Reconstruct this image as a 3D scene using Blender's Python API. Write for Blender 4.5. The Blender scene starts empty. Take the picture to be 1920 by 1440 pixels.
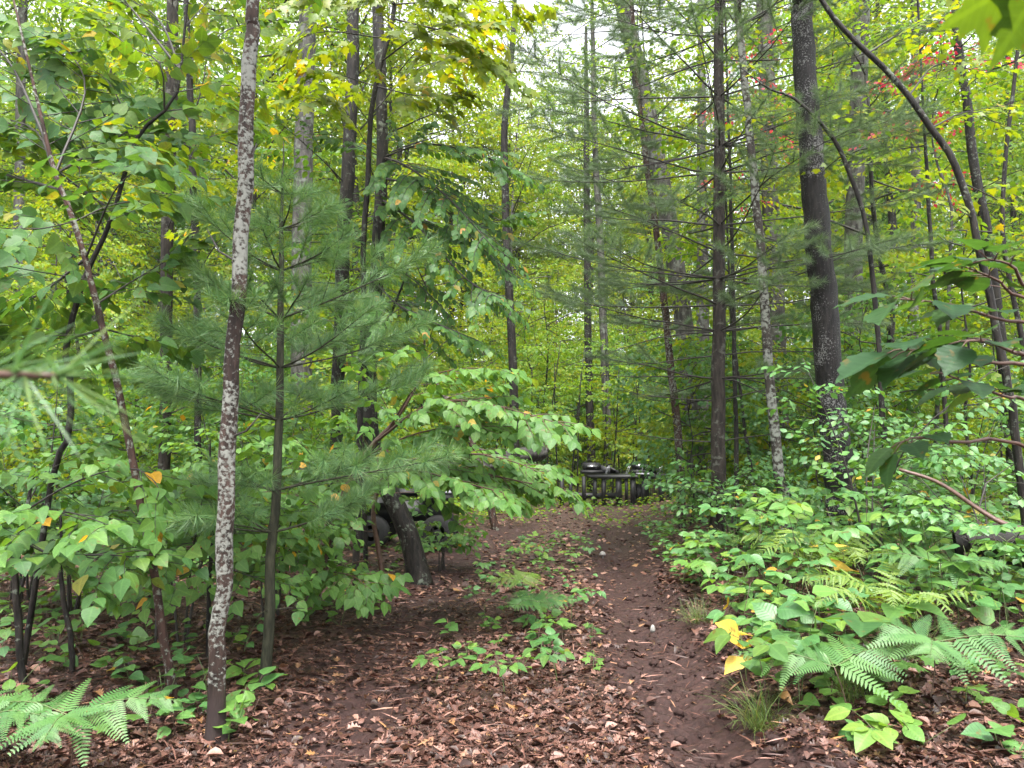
import bpy, math, random
from bisect import bisect
import numpy as np
from mathutils import Vector, Matrix

R = math.radians
rs = np.random.RandomState(11)
random.seed(5)
S = bpy.context.scene
COL = S.collection

# ------------------------------------------------------------------ camera
W0, H0, F0 = 1920.0, 1440.0, 1450.0
PITCH = R(4.73)
CAMZ = 1.6
cam_d = bpy.data.cameras.new('camera')
cam = bpy.data.objects.new('camera', cam_d)
COL.objects.link(cam)
cam.location = (0, 0, CAMZ)
cam.rotation_euler = (R(90) + PITCH, 0, 0)
cam_d.sensor_width = 36.0
cam_d.lens = 36.0 * F0 / W0
cam_d.clip_start = 0.05
cam_d.clip_end = 2000
cam_d.dof.use_dof = True
cam_d.dof.focus_distance = 6.5
cam_d.dof.aperture_fstop = 6.3
S.camera = cam

# ------------------------------------------------------------------ sky, sun, exposure
world = bpy.data.worlds.new('World')
S.world = world
world.use_nodes = True
wn, wl = world.node_tree.nodes, world.node_tree.links
wn.clear()
SUN_EL, SUN_AZ = R(70), R(178)          # azimuth measured from +Y towards +X
sky = wn.new('ShaderNodeTexSky'); sky.sky_type = 'NISHITA'; sky.sun_disc = False
sky.sun_elevation = SUN_EL; sky.sun_rotation = SUN_AZ
sky.air_density = 1.0; sky.dust_density = 3.0; sky.ozone_density = 1.0
hs = wn.new('ShaderNodeHueSaturation'); hs.inputs['Saturation'].default_value = 0.16
bg = wn.new('ShaderNodeBackground'); bg.inputs['Strength'].default_value = 0.12
wo = wn.new('ShaderNodeOutputWorld')
wl.new(sky.outputs[0], hs.inputs['Color']); wl.new(hs.outputs[0], bg.inputs['Color']); wl.new(bg.outputs[0], wo.inputs['Surface'])
sun_d = bpy.data.lights.new('sun', 'SUN'); sun_d.energy = 1.5; sun_d.angle = R(24); sun_d.color = (1.0, 0.965, 0.9)
sun = bpy.data.objects.new('sun', sun_d); COL.objects.link(sun)
sd = Vector((math.sin(SUN_AZ) * math.cos(SUN_EL), math.cos(SUN_AZ) * math.cos(SUN_EL), math.sin(SUN_EL)))
sun.rotation_euler = (-sd).to_track_quat('-Z', 'Y').to_euler()
sun.location = (0, 0, 30)
S.view_settings.view_transform = 'Standard'
S.view_settings.look = 'None'
S.view_settings.exposure = 2.6
S.view_settings.gamma = 1.0
S.view_settings.use_curve_mapping = False
S.render.engine = 'CYCLES'
cy = S.cycles
cy.max_bounces = 9; cy.diffuse_bounces = 5; cy.glossy_bounces = 2; cy.transmission_bounces = 6; cy.transparent_max_bounces = 4
cy.caustics_reflective = False; cy.caustics_refractive = False
cy.sample_clamp_indirect = 6.0
cy.use_denoising = True

# ------------------------------------------------------------------ helpers
def at(px, py, d):
    """the point at ground distance d on the sight line through pixel (px, py) of the 1920x1440 photograph"""
    x = (px - 960) / F0; u = -(py - 720) / F0
    Y = math.cos(PITCH) - math.sin(PITCH) * u
    Z = math.sin(PITCH) + math.cos(PITCH) * u
    k = d / Y
    return Vector((x * k, d, CAMZ + Z * k))

def A(v): return np.array(v, dtype=float)
def nrm(a):
    a = np.asarray(a, float)
    return a / np.maximum(np.linalg.norm(a, axis=-1, keepdims=True), 1e-9)

def _hash(ix, iy, s):
    h = (ix * 374761393 + iy * 668265263 + s * 974634777) & 0xFFFFFFFF
    h = ((h ^ (h >> 13)) * 1274126177) & 0xFFFFFFFF
    return ((h ^ (h >> 16)) & 0xFFFF) / 65535.0
def vnoise(x, y, s=0):
    x = np.asarray(x, float); y = np.asarray(y, float)
    ix = np.floor(x).astype(np.int64); iy = np.floor(y).astype(np.int64)
    fx = x - ix; fy = y - iy
    fx = fx * fx * (3 - 2 * fx); fy = fy * fy * (3 - 2 * fy)
    a = _hash(ix, iy, s); b = _hash(ix + 1, iy, s); c = _hash(ix, iy + 1, s); d = _hash(ix + 1, iy + 1, s)
    return (a * (1 - fx) + b * fx) * (1 - fy) + (c * (1 - fx) + d * fx) * fy
def fbm(x, y, s=0, o=3):
    r = 0; a = 0.5
    for i in range(o):
        r = r + a * (vnoise(x * 2 ** i, y * 2 ** i, s + i) - 0.5); a *= 0.5
    return r
def sstep(a, b, x):
    t = np.clip((np.asarray(x, float) - a) / (b - a), 0, 1)
    return t * t * (3 - 2 * t)

XR = ([0, 4, 5.8, 9.1, 14.7, 20, 40], [0.92, 1.02, 1.12, 1.30, 1.85, 2.7, 5.0])
XL = ([0, 4, 5.8, 9.1, 14.7, 20, 40], [-1.0, -1.0, -1.0, -0.93, -0.15, 0.7, 3.0])
def rut_r(y): return np.interp(y, *XR)
def rut_l(y): return np.interp(y, *XL)

def gz(x, y):
    x = np.asarray(x, float); y = np.asarray(y, float)
    xr = rut_r(y); xl = rut_l(y)
    near = 1 - sstep(15, 24, y)
    w = 0.10 * fbm(y * 0.9, y * 0.0 + 3, 21)
    z = 0.30 * sstep(0.45, 1.5, x - xr + w) * (0.35 + 0.65 * sstep(3.2, 6.5, y)) * (0.5 + 0.5 * near)
    z = z + 0.12 * sstep(0.4, 2.0, xl - x + w) * near
    z = z - 0.13 * np.exp(-((x - xr - w * .5) / 0.29) ** 2) * near
    z = z - 0.045 * np.exp(-((x - xl + w * .5) / 0.32) ** 2) * near
    z = z + 0.085 * np.exp(-((x - xr - 0.50 - w) / 0.15) ** 2) * near * (0.6 + vnoise(x * 4, y * 4, 5))
    z = z + 0.16 * fbm(x * 0.35, y * 0.35, 3) * sstep(2, 8, y) + 0.5 * fbm(x * 0.05, y * 0.05, 9) * sstep(14, 40, y)
    return z
def gzs(x, y): return float(gz(np.array([x]), np.array([y]))[0])

# ---- objects, labels
def tag(o, label=None, cat=None, group=None, kind=None):
    if label and len(label.split()) > 16: label = label.replace('a step ', '').replace(' lying', '')
    if label: o['label'] = label
    if cat: o['category'] = cat
    if group: o['group'] = group
    if kind: o['kind'] = kind
    return o
def thing(name, label, cat, loc, group=None):
    o = bpy.data.objects.new(name, None); COL.objects.link(o)
    o.location = loc; o.empty_display_size = 0.1
    return tag(o, label, cat, group)
def link(name, me, parent=None, M=None):
    o = bpy.data.objects.new(name, me); COL.objects.link(o)
    if parent is not None: o.parent = parent
    if M is not None: o.matrix_basis = M
    return o
def copy_tree(o, loc, rz=0.0, sc=1.0):
    c = o.copy(); COL.objects.link(c)
    c.location = loc; c.rotation_euler = (0, 0, rz); c.scale = (sc, sc, sc)
    for ch in list(o.children):
        d = ch.copy(); COL.objects.link(d); d.parent = c
    return c

def make_mesh(name, V, T, mat, uv=None, tint=None, smooth=True):
    V = np.ascontiguousarray(V, dtype=np.float32).reshape(-1, 3); T = np.ascontiguousarray(T, dtype=np.int32).reshape(-1, 3)
    me = bpy.data.meshes.new(name)
    n = len(T)
    me.vertices.add(len(V)); me.vertices.foreach_set('co', V.ravel())
    me.loops.add(n * 3); me.loops.foreach_set('vertex_index', T.ravel())
    me.polygons.add(n); me.polygons.foreach_set('loop_start', np.arange(0, 3 * n, 3, dtype=np.int32))
    if smooth: me.polygons.foreach_set('use_smooth', np.ones(n, dtype=bool))
    if uv is not None:
        l = me.uv_layers.new(name='UVMap')
        l.data.foreach_set('uv', np.ascontiguousarray(uv, dtype=np.float32)[T.ravel()].ravel())
    if tint is not None:
        a = me.attributes.new('tint', 'FLOAT', 'FACE')
        a.data.foreach_set('value', np.ascontiguousarray(tint, dtype=np.float32))
    me.update(calc_edges=True)
    me.validate()
    me.materials.append(mat)
    return me

# ------------------------------------------------------------------ materials
def new_mat(name):
    m = bpy.data.materials.new(name); m.use_nodes = True
    n = m.node_tree.nodes; l = m.node_tree.links
    n.clear()
    out = n.new('ShaderNodeOutputMaterial')
    return m, n, l, out
def ramp(n, stops, interp='LINEAR'):
    r = n.new('ShaderNodeValToRGB'); r.color_ramp.interpolation = interp
    e = r.color_ramp.elements
    while len(e) < len(stops): e.new(0.5)
    for i, (p, c) in enumerate(stops):
        e[i].position = p; e[i].color = (*c, 1)
    return r
def math_node(n, l, op, a, b=None):
    m = n.new('ShaderNodeMath'); m.operation = op
    for i, v in enumerate((a, b)):
        if v is None: continue
        if isinstance(v, (int, float)): m.inputs[i].default_value = v
        else: l.new(v, m.inputs[i])
    return m.outputs[0]
def mixc(n, l, f, a, b, mode='MIX'):
    m = n.new('ShaderNodeMix'); m.data_type = 'RGBA'; m.blend_type = mode
    for sock, v in ((m.inputs[0], f), (m.inputs[6], a), (m.inputs[7], b)):
        if isinstance(v, (int, float)): sock.default_value = v
        elif isinstance(v, tuple): sock.default_value = (*v, 1)
        else: l.new(v, sock)
    return m.outputs[2]

def leaf_mat(name, stops, gain=(1.75, 1.5, 0.45), trans=0.42, rough=0.38, veins=0.0, spec=0.5):
    m, n, l, out = new_mat(name)
    at_ = n.new('ShaderNodeAttribute'); at_.attribute_name = 'tint'
    oi = n.new('ShaderNodeObjectInfo')
    v = math_node(n, l, 'FRACT', math_node(n, l, 'ADD', at_.outputs['Fac'], oi.outputs['Random']))
    cr = ramp(n, stops); l.new(v, cr.inputs[0])
    col = cr.outputs[0]
    p = n.new('ShaderNodeBsdfPrincipled')
    p.inputs['Roughness'].default_value = rough; p.inputs['Specular IOR Level'].default_value = spec
    t = n.new('ShaderNodeBsdfTranslucent')
    if veins:
        uv = n.new('ShaderNodeUVMap'); sp = n.new('ShaderNodeSeparateXYZ'); l.new(uv.outputs[0], sp.inputs[0])
        au = math_node(n, l, 'ABSOLUTE', sp.outputs[0])
        ph = math_node(n, l, 'SUBTRACT', math_node(n, l, 'MULTIPLY', sp.outputs[1], 8.5), math_node(n, l, 'MULTIPLY', au, 3.4))
        fr = math_node(n, l, 'PINGPONG', ph, 0.5)
        side = math_node(n, l, 'LESS_THAN', fr, 0.06)
        mid = math_node(n, l, 'LESS_THAN', au, 0.035)
        vn = math_node(n, l, 'MAXIMUM', math_node(n, l, 'MULTIPLY', side, 0.55), mid)
        vein_f = math_node(n, l, 'MULTIPLY', vn, 0.35)
        col = mixc(n, l, vein_f, col, mixc(n, l, 1.0, col, (1.7, 1.6, 1.6), 'MULTIPLY'))
        nz = n.new('ShaderNodeTexNoise'); nz.inputs['Scale'].default_value = 5.0; nz.inputs['Detail'].default_value = 2
        l.new(uv.outputs[0], nz.inputs['Vector'])
        col = mixc(n, l, 1.0, col, mixc(n, l, nz.outputs['Fac'], (0.7, 0.72, 0.7), (1.3, 1.26, 1.25)), 'MULTIPLY')
        cv = n.new('ShaderNodeCombineXYZ'); l.new(math_node(n, l, 'MULTIPLY', v, 37.0), cv.inputs[2])
        va = n.new('ShaderNodeVectorMath'); va.operation = 'ADD'; l.new(uv.outputs[0], va.inputs[0]); l.new(cv.outputs[0], va.inputs[1])
        nb = n.new('ShaderNodeTexNoise'); nb.inputs['Scale'].default_value = 3.2; nb.inputs['Detail'].default_value = 3; l.new(va.outputs[0], nb.inputs['Vector'])
        br = ramp(n, [(.635, (0, 0, 0)), (.70, (1, 1, 1))]); l.new(nb.outputs['Fac'], br.inputs[0])
        col = mixc(n, l, math_node(n, l, 'MULTIPLY', br.outputs[0], .7), col, (.13, .085, .022))
        bp = n.new('ShaderNodeBump'); bp.inputs['Strength'].default_value = veins; bp.inputs['Distance'].default_value = 0.004
        hgt = math_node(n, l, 'ADD', math_node(n, l, 'SUBTRACT', fr, math_node(n, l, 'MULTIPLY', mid, 0.6)), math_node(n, l, 'MULTIPLY', nz.outputs['Fac'], 0.8))
        l.new(hgt, bp.inputs['Height']); l.new(bp.outputs[0], p.inputs['Normal'])
    l.new(col, p.inputs['Base Color'])
    l.new(mixc(n, l, 1.0, col, gain, 'MULTIPLY'), t.inputs['Color'])
    mx = n.new('ShaderNodeMixShader'); mx.inputs[0].default_value = trans
    l.new(p.outputs[0], mx.inputs[1]); l.new(t.outputs[0], mx.inputs[2]); l.new(mx.outputs[0], out.inputs['Surface'])
    return m

def bark_mat(name, c1, c2, lichen=None, amount=0.0, lscale=55.0, bump=0.5, rough=0.7, ridges=22.0, patch2=None, foot=None, fleck=None):
    m, n, l, out = new_mat(name)
    tc = n.new('ShaderNodeTexCoord')
    mp = n.new('ShaderNodeMapping'); mp.inputs['Scale'].default_value = (1, 1, 0.22); l.new(tc.outputs['Object'], mp.inputs[0])
    n1 = n.new('ShaderNodeTexNoise'); n1.inputs['Scale'].default_value = ridges; n1.inputs['Detail'].default_value = 6; n1.inputs['Roughness'].default_value = 0.65
    l.new(mp.outputs[0], n1.inputs['Vector'])
    cr = ramp(n, [(0.38, tuple(x * .7 for x in c1)), (0.5, tuple((x + y) / 2 for x, y in zip(c1, c2))), (0.62, tuple(y * 1.15 for y in c2))]); l.new(n1.outputs['Fac'], cr.inputs[0])
    col = cr.outputs[0]
    if patch2:
        n3 = n.new('ShaderNodeTexNoise'); n3.inputs['Scale'].default_value = 5; n3.inputs['Detail'].default_value = 4
        l.new(tc.outputs['Object'], n3.inputs['Vector'])
        pr = ramp(n, [(0.45, (0, 0, 0)), (0.6, (1, 1, 1))]); l.new(n3.outputs['Fac'], pr.inputs[0])
        col = mixc(n, l, math_node(n, l, 'MULTIPLY', pr.outputs[0], 0.8), col, patch2)
    hgt = n1.outputs['Fac']
    if lichen:
        vo = n.new('ShaderNodeTexNoise'); vo.inputs['Scale'].default_value = lscale; vo.inputs['Detail'].default_value = 3.5; vo.inputs['Roughness'].default_value = 0.55
        l.new(tc.outputs['Object'], vo.inputs['Vector'])
        n2 = n.new('ShaderNodeTexNoise'); n2.inputs['Scale'].default_value = 3.2; n2.inputs['Detail'].default_value = 3
        l.new(tc.outputs['Object'], n2.inputs['Vector'])
        f = math_node(n, l, 'ADD', vo.outputs['Fac'], math_node(n, l, 'MULTIPLY', math_node(n, l, 'SUBTRACT', n2.outputs['Fac'], 0.5), .85))
        if foot:
            sp = n.new('ShaderNodeSeparateXYZ'); l.new(tc.outputs['Object'], sp.inputs[0])
            wob = math_node(n, l, 'ADD', sp.outputs[2], math_node(n, l, 'MULTIPLY', n2.outputs['Fac'], 0.25))
            fr = ramp(n, [(foot, (1, 1, 1)), (foot + 0.16, (0, 0, 0))]); l.new(wob, fr.inputs[0])
            f = math_node(n, l, 'SUBTRACT', f, math_node(n, l, 'MULTIPLY', fr.outputs[0], 0.45))
            col = mixc(n, l, fr.outputs[0], col, (0.03, 0.021, 0.02))
        fn = n.new('ShaderNodeTexNoise'); fn.inputs['Scale'].default_value = lscale * 4.5; fn.inputs['Detail'].default_value = 2; l.new(tc.outputs['Object'], fn.inputs['Vector'])
        f = math_node(n, l, 'ADD', f, math_node(n, l, 'MULTIPLY', math_node(n, l, 'SUBTRACT', fn.outputs['Fac'], .5), .22))
        if foot:
            f = math_node(n, l, 'ADD', f, math_node(n, l, 'MULTIPLY', math_node(n, l, 'SUBTRACT', sp.outputs[2], 1.2), .010))
        lr = ramp(n, [(0.53 - amount, (0, 0, 0)), (0.575 - amount, (.45, .45, .45)), (0.66 - amount, (1, 1, 1))]); l.new(f, lr.inputs[0])
        lc = mixc(n, l, vo.outputs['Fac'], tuple(x * 0.6 for x in lichen), tuple(min(x * 1.25, 0.85) for x in lichen))
        col = mixc(n, l, lr.outputs[0], col, lc)
        hgt = math_node(n, l, 'ADD', hgt, math_node(n, l, 'MULTIPLY', lr.outputs[0], 0.25))
    p = n.new('ShaderNodeBsdfPrincipled'); p.inputs['Roughness'].default_value = rough; p.inputs['Specular IOR Level'].default_value = 0.22
    l.new(col, p.inputs['Base Color'])
    bp = n.new('ShaderNodeBump'); bp.inputs['Strength'].default_value = bump; bp.inputs['Distance'].default_value = 0.02
    l.new(hgt, bp.inputs['Height']); l.new(bp.outputs[0], p.inputs['Normal'])
    l.new(p.outputs[0], out.inputs['Surface'])
    return m

def plain_mat(name, c1, c2=None, rough=0.5, scale=20, metallic=0.0, bump=0.0, spec=0.5):
    m, n, l, out = new_mat(name)
    p = n.new('ShaderNodeBsdfPrincipled'); p.inputs['Roughness'].default_value = rough; p.inputs['Metallic'].default_value = metallic
    p.inputs['Specular IOR Level'].default_value = spec
    tc = n.new('ShaderNodeTexCoord'); nz = n.new('ShaderNodeTexNoise'); nz.inputs['Scale'].default_value = scale; nz.inputs['Detail'].default_value = 5
    l.new(tc.outputs['Object'], nz.inputs['Vector'])
    cr = ramp(n, [(0.35, c1), (0.65, c2 or c1)]); l.new(nz.outputs['Fac'], cr.inputs[0]); l.new(cr.outputs[0], p.inputs['Base Color'])
    if bump:
        b = n.new('ShaderNodeBump'); b.inputs['Strength'].default_value = bump; b.inputs['Distance'].default_value = 0.01
        l.new(nz.outputs['Fac'], b.inputs['Height']); l.new(b.outputs[0], p.inputs['Normal'])
    l.new(p.outputs[0], out.inputs['Surface'])
    return m

Y1 = (0.42, 0.24, 0.025)
M = {}
M['leaf_big'] = leaf_mat('broad_leaf', [(0, (.045, .115, .036)), (.5, (.065, .155, .042)), (.97, (.10, .18, .035)), (.999, (.2, .2, .03))], veins=0.3, rough=0.48, spec=.28, trans=.42)
M['leaf_bass'] = leaf_mat('thin_backlit_leaf', [(0, (.06, .135, .022)), (.5, (.085, .165, .022)), (.95, (.12, .185, .02)), (.995, (.3, .22, .02))], gain=(1.8, 1.5, .4), veins=.2, rough=.55, trans=.52, spec=.18)
M['leaf_near'] = leaf_mat('near_wet_leaf', [(0, (.022, .062, .024)), (.6, (.032, .085, .03)), (1, (.05, .105, .028))], veins=0.18, rough=0.5, spec=.25, trans=.45)
M['leaf_beech'] = leaf_mat('oval_leaf', [(0, (.062, .15, .038)), (.5, (.085, .19, .042)), (.97, (.11, .22, .045)), (.992, Y1)], veins=0.35, rough=0.46, trans=.42, spec=.32)
M['leaf_dark'] = leaf_mat('dark_oval_leaf', [(0, (.04, .10, .03)), (.5, (.055, .14, .035)), (.975, (.085, .17, .03)), (.998, (.3, .16, .03))], veins=0.3, rough=0.46, trans=.42, spec=.3)
M['leaf_maple'] = leaf_mat('maple_leaf', [(0, (.10, .175, .015)), (.5, (.14, .21, .014)), (.97, (.18, .215, .014)), (.998, Y1)], gain=(1.9, 1.6, .4), rough=.45, trans=.5)
M['leaf_bank'] = leaf_mat('undergrowth_leaf', [(0, (.055, .15, .046)), (.5, (.08, .205, .06)), (.978, (.11, .22, .05)), (.996, Y1)], veins=.4, rough=.42, trans=.35, gain=(1.6, 1.45, .5))
M['leaf_lime'] = leaf_mat('light_green_leaf', [(0, (.09, .20, .045)), (.6, (.12, .25, .05)), (1, (.16, .26, .045))], veins=.3, rough=.46, trans=.42, gain=(1.6, 1.45, .5), spec=.35)
M['leaf_yellow'] = leaf_mat('yellow_leaf', [(0, (.5, .36, .05)), (1, (.62, .42, .08))], veins=.3, rough=.5, trans=.4, gain=(1.2, 1.1, .5))
M['fern'] = leaf_mat('fern_leaf', [(0, (.055, .15, .042)), (1, (.095, .205, .05))], rough=.5, trans=.35)
M['fern_yellow'] = leaf_mat('yellow_fern_leaf', [(0, (.10, .185, .028)), (1, (.15, .225, .03))], rough=.5, trans=.4)
M['far_green'] = leaf_mat('distant_leaf', [(0, (.065, .15, .022)), (.5, (.11, .22, .026)), (.9, (.16, .25, .024)), (1, (.2, .24, .022))], gain=(1.8, 1.55, .4), rough=.45, trans=.5, spec=.3)
M['far_yellow'] = leaf_mat('distant_yellow_green_leaf', [(0, (.11, .21, .018)), (.5, (.16, .255, .018)), (.95, (.2, .24, .018)), (1, (.27, .25, .02))], gain=(1.8, 1.5, .4), rough=.45, trans=.5, spec=.3)
M['far_cool'] = leaf_mat('distant_cool_leaf', [(0, (.05, .135, .045)), (.6, (.08, .19, .055)), (1, (.11, .21, .045))], rough=.38, trans=.42, spec=.4)
M['red_leaf'] = leaf_mat('red_leaf', [(0, (.42, .03, .06)), (1, (.55, .06, .10))], gain=(1.2, .45, .7), rough=.5, trans=.5)
M['needle'] = leaf_mat('pine_needle', [(0, (.065, .15, .06)), (.6, (.10, .20, .075)), (1, (.16, .24, .07))], gain=(1.3, 1.3, .7), rough=.42, trans=.3)
M['needle_far'] = leaf_mat('pine_needle_grey', [(0, (.07, .125, .065)), (.6, (.105, .17, .085)), (1, (.15, .2, .09))], gain=(1.3, 1.3, .8), rough=.45, trans=.3)
M['grass'] = leaf_mat('sedge_blade', [(0, (.07, .13, .035)), (.8, (.11, .17, .045)), (1, (.17, .16, .06))], rough=.5, trans=.3)
M['litter'] = leaf_mat('fallen_leaf', [(0, (.022, .0105, .0085)), (.35, (.05, .0225, .017)), (.62, (.088, .040, .030)), (.82, (.15, .074, .057)), (.95, (.27, .155, .125)), (1, (.25, .13, .05))], gain=(1.1, .9, .7), rough=.45, trans=.12, veins=.3, spec=.4)

M['bark_lichen'] = bark_mat('lichen_spotted_bark', (.020, .0135, .011), (.048, .030, .024), lichen=(.185, .19, .168), amount=0.06, lscale=42, bump=.8, foot=.28, ridges=18)
M['bark_lichen2'] = bark_mat('pale_lichen_bark', (.025, .02, .017), (.05, .042, .035), lichen=(.21, .22, .19), amount=0.05, lscale=20, bump=.7, ridges=14)
M['bark_red'] = bark_mat('reddish_stem_bark', (.025, .013, .010), (.055, .029, .022), lichen=(.17, .18, .15), amount=-0.01, lscale=30, bump=.6)
M['bark_dark'] = bark_mat('wet_dark_bark', (.005, .0042, .0038), (.022, .018, .015), lichen=(.10, .115, .09), amount=-0.09, lscale=20, bump=.9, rough=.6)
M['bark_black'] = bark_mat('black_flaky_bark', (.0035, .003, .0031), (.014, .0118, .0112), lichen=(.16, .16, .155), amount=-0.065, lscale=55, bump=1.0, ridges=30, rough=.6)
M['bark_pine'] = bark_mat('grey_brown_pine_bark', (.014, .011, .009), (.034, .027, .022), bump=.8, ridges=26, lichen=(.08, .08, .066), amount=-.06, lscale=16)
M['bark_green'] = bark_mat('smooth_greenish_bark', (.02, .022, .013), (.042, .042, .026), bump=.5, ridges=30)
M['bark_grey'] = bark_mat('grey_bark', (.03, .028, .025), (.07, .066, .058), bump=.9, ridges=12, lichen=(.12, .13, .11), amount=-.02, lscale=9)
M['twig'] = plain_mat('dark_twig_bark', (.010, .0075, .006), (.024, .018, .014), rough=.6, scale=40)
M['twig_red'] = plain_mat('red_brown_twig_bark', (.045, .02, .013), (.085, .042, .027), rough=.55, scale=40)
M['stem_green'] = plain_mat('green_stem', (.06, .10, .03), (.10, .13, .04), rough=.5, scale=30)
M['stem_brown'] = plain_mat('brown_stem', (.05, .03, .02), (.09, .055, .035), rough=.55, scale=30)

def ground_mat():
    m, n, l, out = new_mat('forest_soil')
    tc = n.new('ShaderNodeTexCoord')
    a = n.new('ShaderNodeAttribute'); a.attribute_name = 'bare'
    n1 = n.new('ShaderNodeTexNoise'); n1.inputs['Scale'].default_value = 2.2; n1.inputs['Detail'].default_value = 8; n1.inputs['Roughness'].default_value = .65
    n2 = n.new('ShaderNodeTexNoise'); n2.inputs['Scale'].default_value = 24; n2.inputs['Detail'].default_value = 8; n2.inputs['Roughness'].default_value = .7
    vo = n.new('ShaderNodeTexVoronoi'); vo.inputs['Scale'].default_value = 19; vo.inputs['Randomness'].default_value = 1
    for t in (n1, n2, vo): l.new(tc.outputs['Object'], t.inputs['Vector'])
    soil = ramp(n, [(.3, (.013, .0055, .0046)), (.55, (.033, .0145, .012)), (.78, (.058, .0275, .023))]); l.new(n2.outputs['Fac'], soil.inputs[0])
    lit = ramp(n, [(0, (.02, .011, .009)), (.4, (.04, .021, .016)), (.8, (.075, .042, .032)), (1, (.11, .062, .048))]); l.new(vo.outputs['Color'], lit.inputs[0])
    f = math_node(n, l, 'ADD', a.outputs['Fac'], math_node(n, l, 'MULTIPLY', math_node(n, l, 'SUBTRACT', n1.outputs['Fac'], .5), .8))
    fr = ramp(n, [(.3, (0, 0, 0)), (.55, (1, 1, 1))]); l.new(f, fr.inputs[0])
    col = mixc(n, l, fr.outputs[0], lit.outputs[0], soil.outputs[0])
    p = n.new('ShaderNodeBsdfPrincipled'); l.new(col, p.inputs['Base Color']); p.inputs['Specular IOR Level'].default_value = .3
    rr = n.new('ShaderNodeMapRange'); rr.inputs[3].default_value = .55; rr.inputs[4].default_value = .9; l.new(n1.outputs['Fac'], rr.inputs[0]); l.new(rr.outputs[0], p.inputs['Roughness'])
    b = n.new('ShaderNodeBump'); b.inputs['Strength'].default_value = .9; b.inputs['Distance'].default_value = .02
    h = math_node(n, l, 'ADD', n2.outputs['Fac'], math_node(n, l, 'MULTIPLY', vo.outputs['Distance'], .5))
    l.new(h, b.inputs['Height']); l.new(b.outputs[0], p.inputs['Normal']); l.new(p.outputs[0], out.inputs['Surface'])
    return m
M['ground'] = ground_mat()

# ------------------------------------------------------------------ leaf templates: (verts, tris, uv); +Y along the leaf, +Z up
def t_ovate(st, hw, fold=.18, droop=.12, serr=0.0, wave=0.0):
    V = [(0, 0, 0)]; uv = [(0, 0)]; T = []
    inner = list(zip(st[1:-1], hw[1:-1])); rows = []
    mx = max(hw)
    for k, (t, w) in enumerate(inner):
        if serr: w = w * (1 + serr * (1 if k % 2 else -1))
        z = -droop * t * t
        b = len(V); zz = fold * w + wave * math.sin(k * 2.3)
        V += [(-w, t - (0.04 if serr and k % 2 == 0 else 0), z + zz), (0, t, z), (w, t - (0.04 if serr and k % 2 == 0 else 0), z + zz * .8)]
        uv += [(-w, t), (0, t), (w, t)]
        rows.append(b)
    e = len(V); V.append((0, 1, -droop)); uv.append((0, 1))
    a = rows[0]; T += [(0, a + 1, a), (0, a + 2, a + 1)]
    for p, q in zip(rows, rows[1:]):
        T += [(p, p + 1, q), (p + 1, q + 1, q), (p + 1, p + 2, q + 1), (p + 2, q + 2, q + 1)]
    z = rows[-1]; T += [(z, z + 1, e), (z + 1, z + 2, e)]
    return np.array(V, float), np.array(T, int), np.array(uv, float)
def t_fan(out, cen=(0, .1), z=lambda x, y: 0.0):
    V = [(cen[0], cen[1], 0)]; V += [(x, y, z(x, y)) for x, y in out]
    n = len(out)
    T = [(0, i + 1, (i + 1) % n + 1) for i in range(n)]
    V = np.array(V, float)
    T = np.array([(a, c, b) if np.cross(V[b][:2] - V[a][:2], V[c][:2] - V[a][:2]) < 0 else (a, b, c) for a, b, c in T], int)
    return V, T, V[:, :2].copy()
OV = ([0, .18, .42, .72, 1], [0, .22, .33, .23, 0])
T_OVATE = [t_ovate(*OV, fold=.25, droop=.10), t_ovate(*OV, fold=.12, droop=.26), t_ovate(*OV, fold=-.12, droop=.16)]
st = list(np.linspace(0, 1, 12))
T_TOOTH = [t_ovate(st, [0, .20, .28, .33, .355, .35, .325, .28, .215, .135, .06, 0], fold=f, droop=d, serr=.045, wave=w) for f, d, w in ((.22, .15, .012), (.1, .32, .02), (.32, .08, .012))]
BR = ([0, .12, .35, .65, 1], [0, .28, .42, .29, 0])
T_BROAD = [t_ovate(*BR, fold=.2, droop=.12), t_ovate(*BR, fold=.1, droop=.3), t_ovate(*BR, fold=.3, droop=.2)]
HEART = [(0, 0), (.22, -.1), (.42, .03), (.46, .25), (.36, .55), (.17, .82), (0, 1.0), (-.17, .82), (-.36, .55), (-.46, .25), (-.42, .03), (-.22, -.1)]
LOW = {}
def smoothed(st, hw, n=8):
    t = np.linspace(0, 1, n); P = smooth_pts(np.stack([st, hw], -1), 60)
    return list(t), [max(0.0, float(np.interp(q, P[:, 0], P[:, 1]))) for q in t]
def smooth_pts(pts, n):
    pts = np.asarray(pts, float); m = len(pts); P = np.concatenate([[2 * pts[0] - pts[1]], pts, [2 * pts[-1] - pts[-2]]])
    t = np.linspace(0, m - 1, n); i = np.minimum(t.astype(int), m - 2); f = (t - i)[:, None]
    a, b, c, d = P[i], P[i + 1], P[i + 2], P[i + 3]
    return .5 * ((2 * b) + (-a + c) * f + (2 * a - 5 * b + 4 * c - d) * f ** 2 + (-a + 3 * b - 3 * c + d) * f ** 3)
T_OVATE_L, T_BROAD_L = T_OVATE, T_BROAD
OVs, BRs = smoothed(*OV), smoothed([0, .12, .33, .62, .86, 1], [0, .29, .42, .30, .10, 0])
T_OVATE = [t_ovate(*OVs, fold=.25, droop=.10, wave=.008), t_ovate(*OVs, fold=.12, droop=.26, wave=.012), t_ovate(*OVs, fold=-.12, droop=.16, wave=.01), t_ovate(*OVs, fold=.35, droop=.38, wave=.015)]
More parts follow.
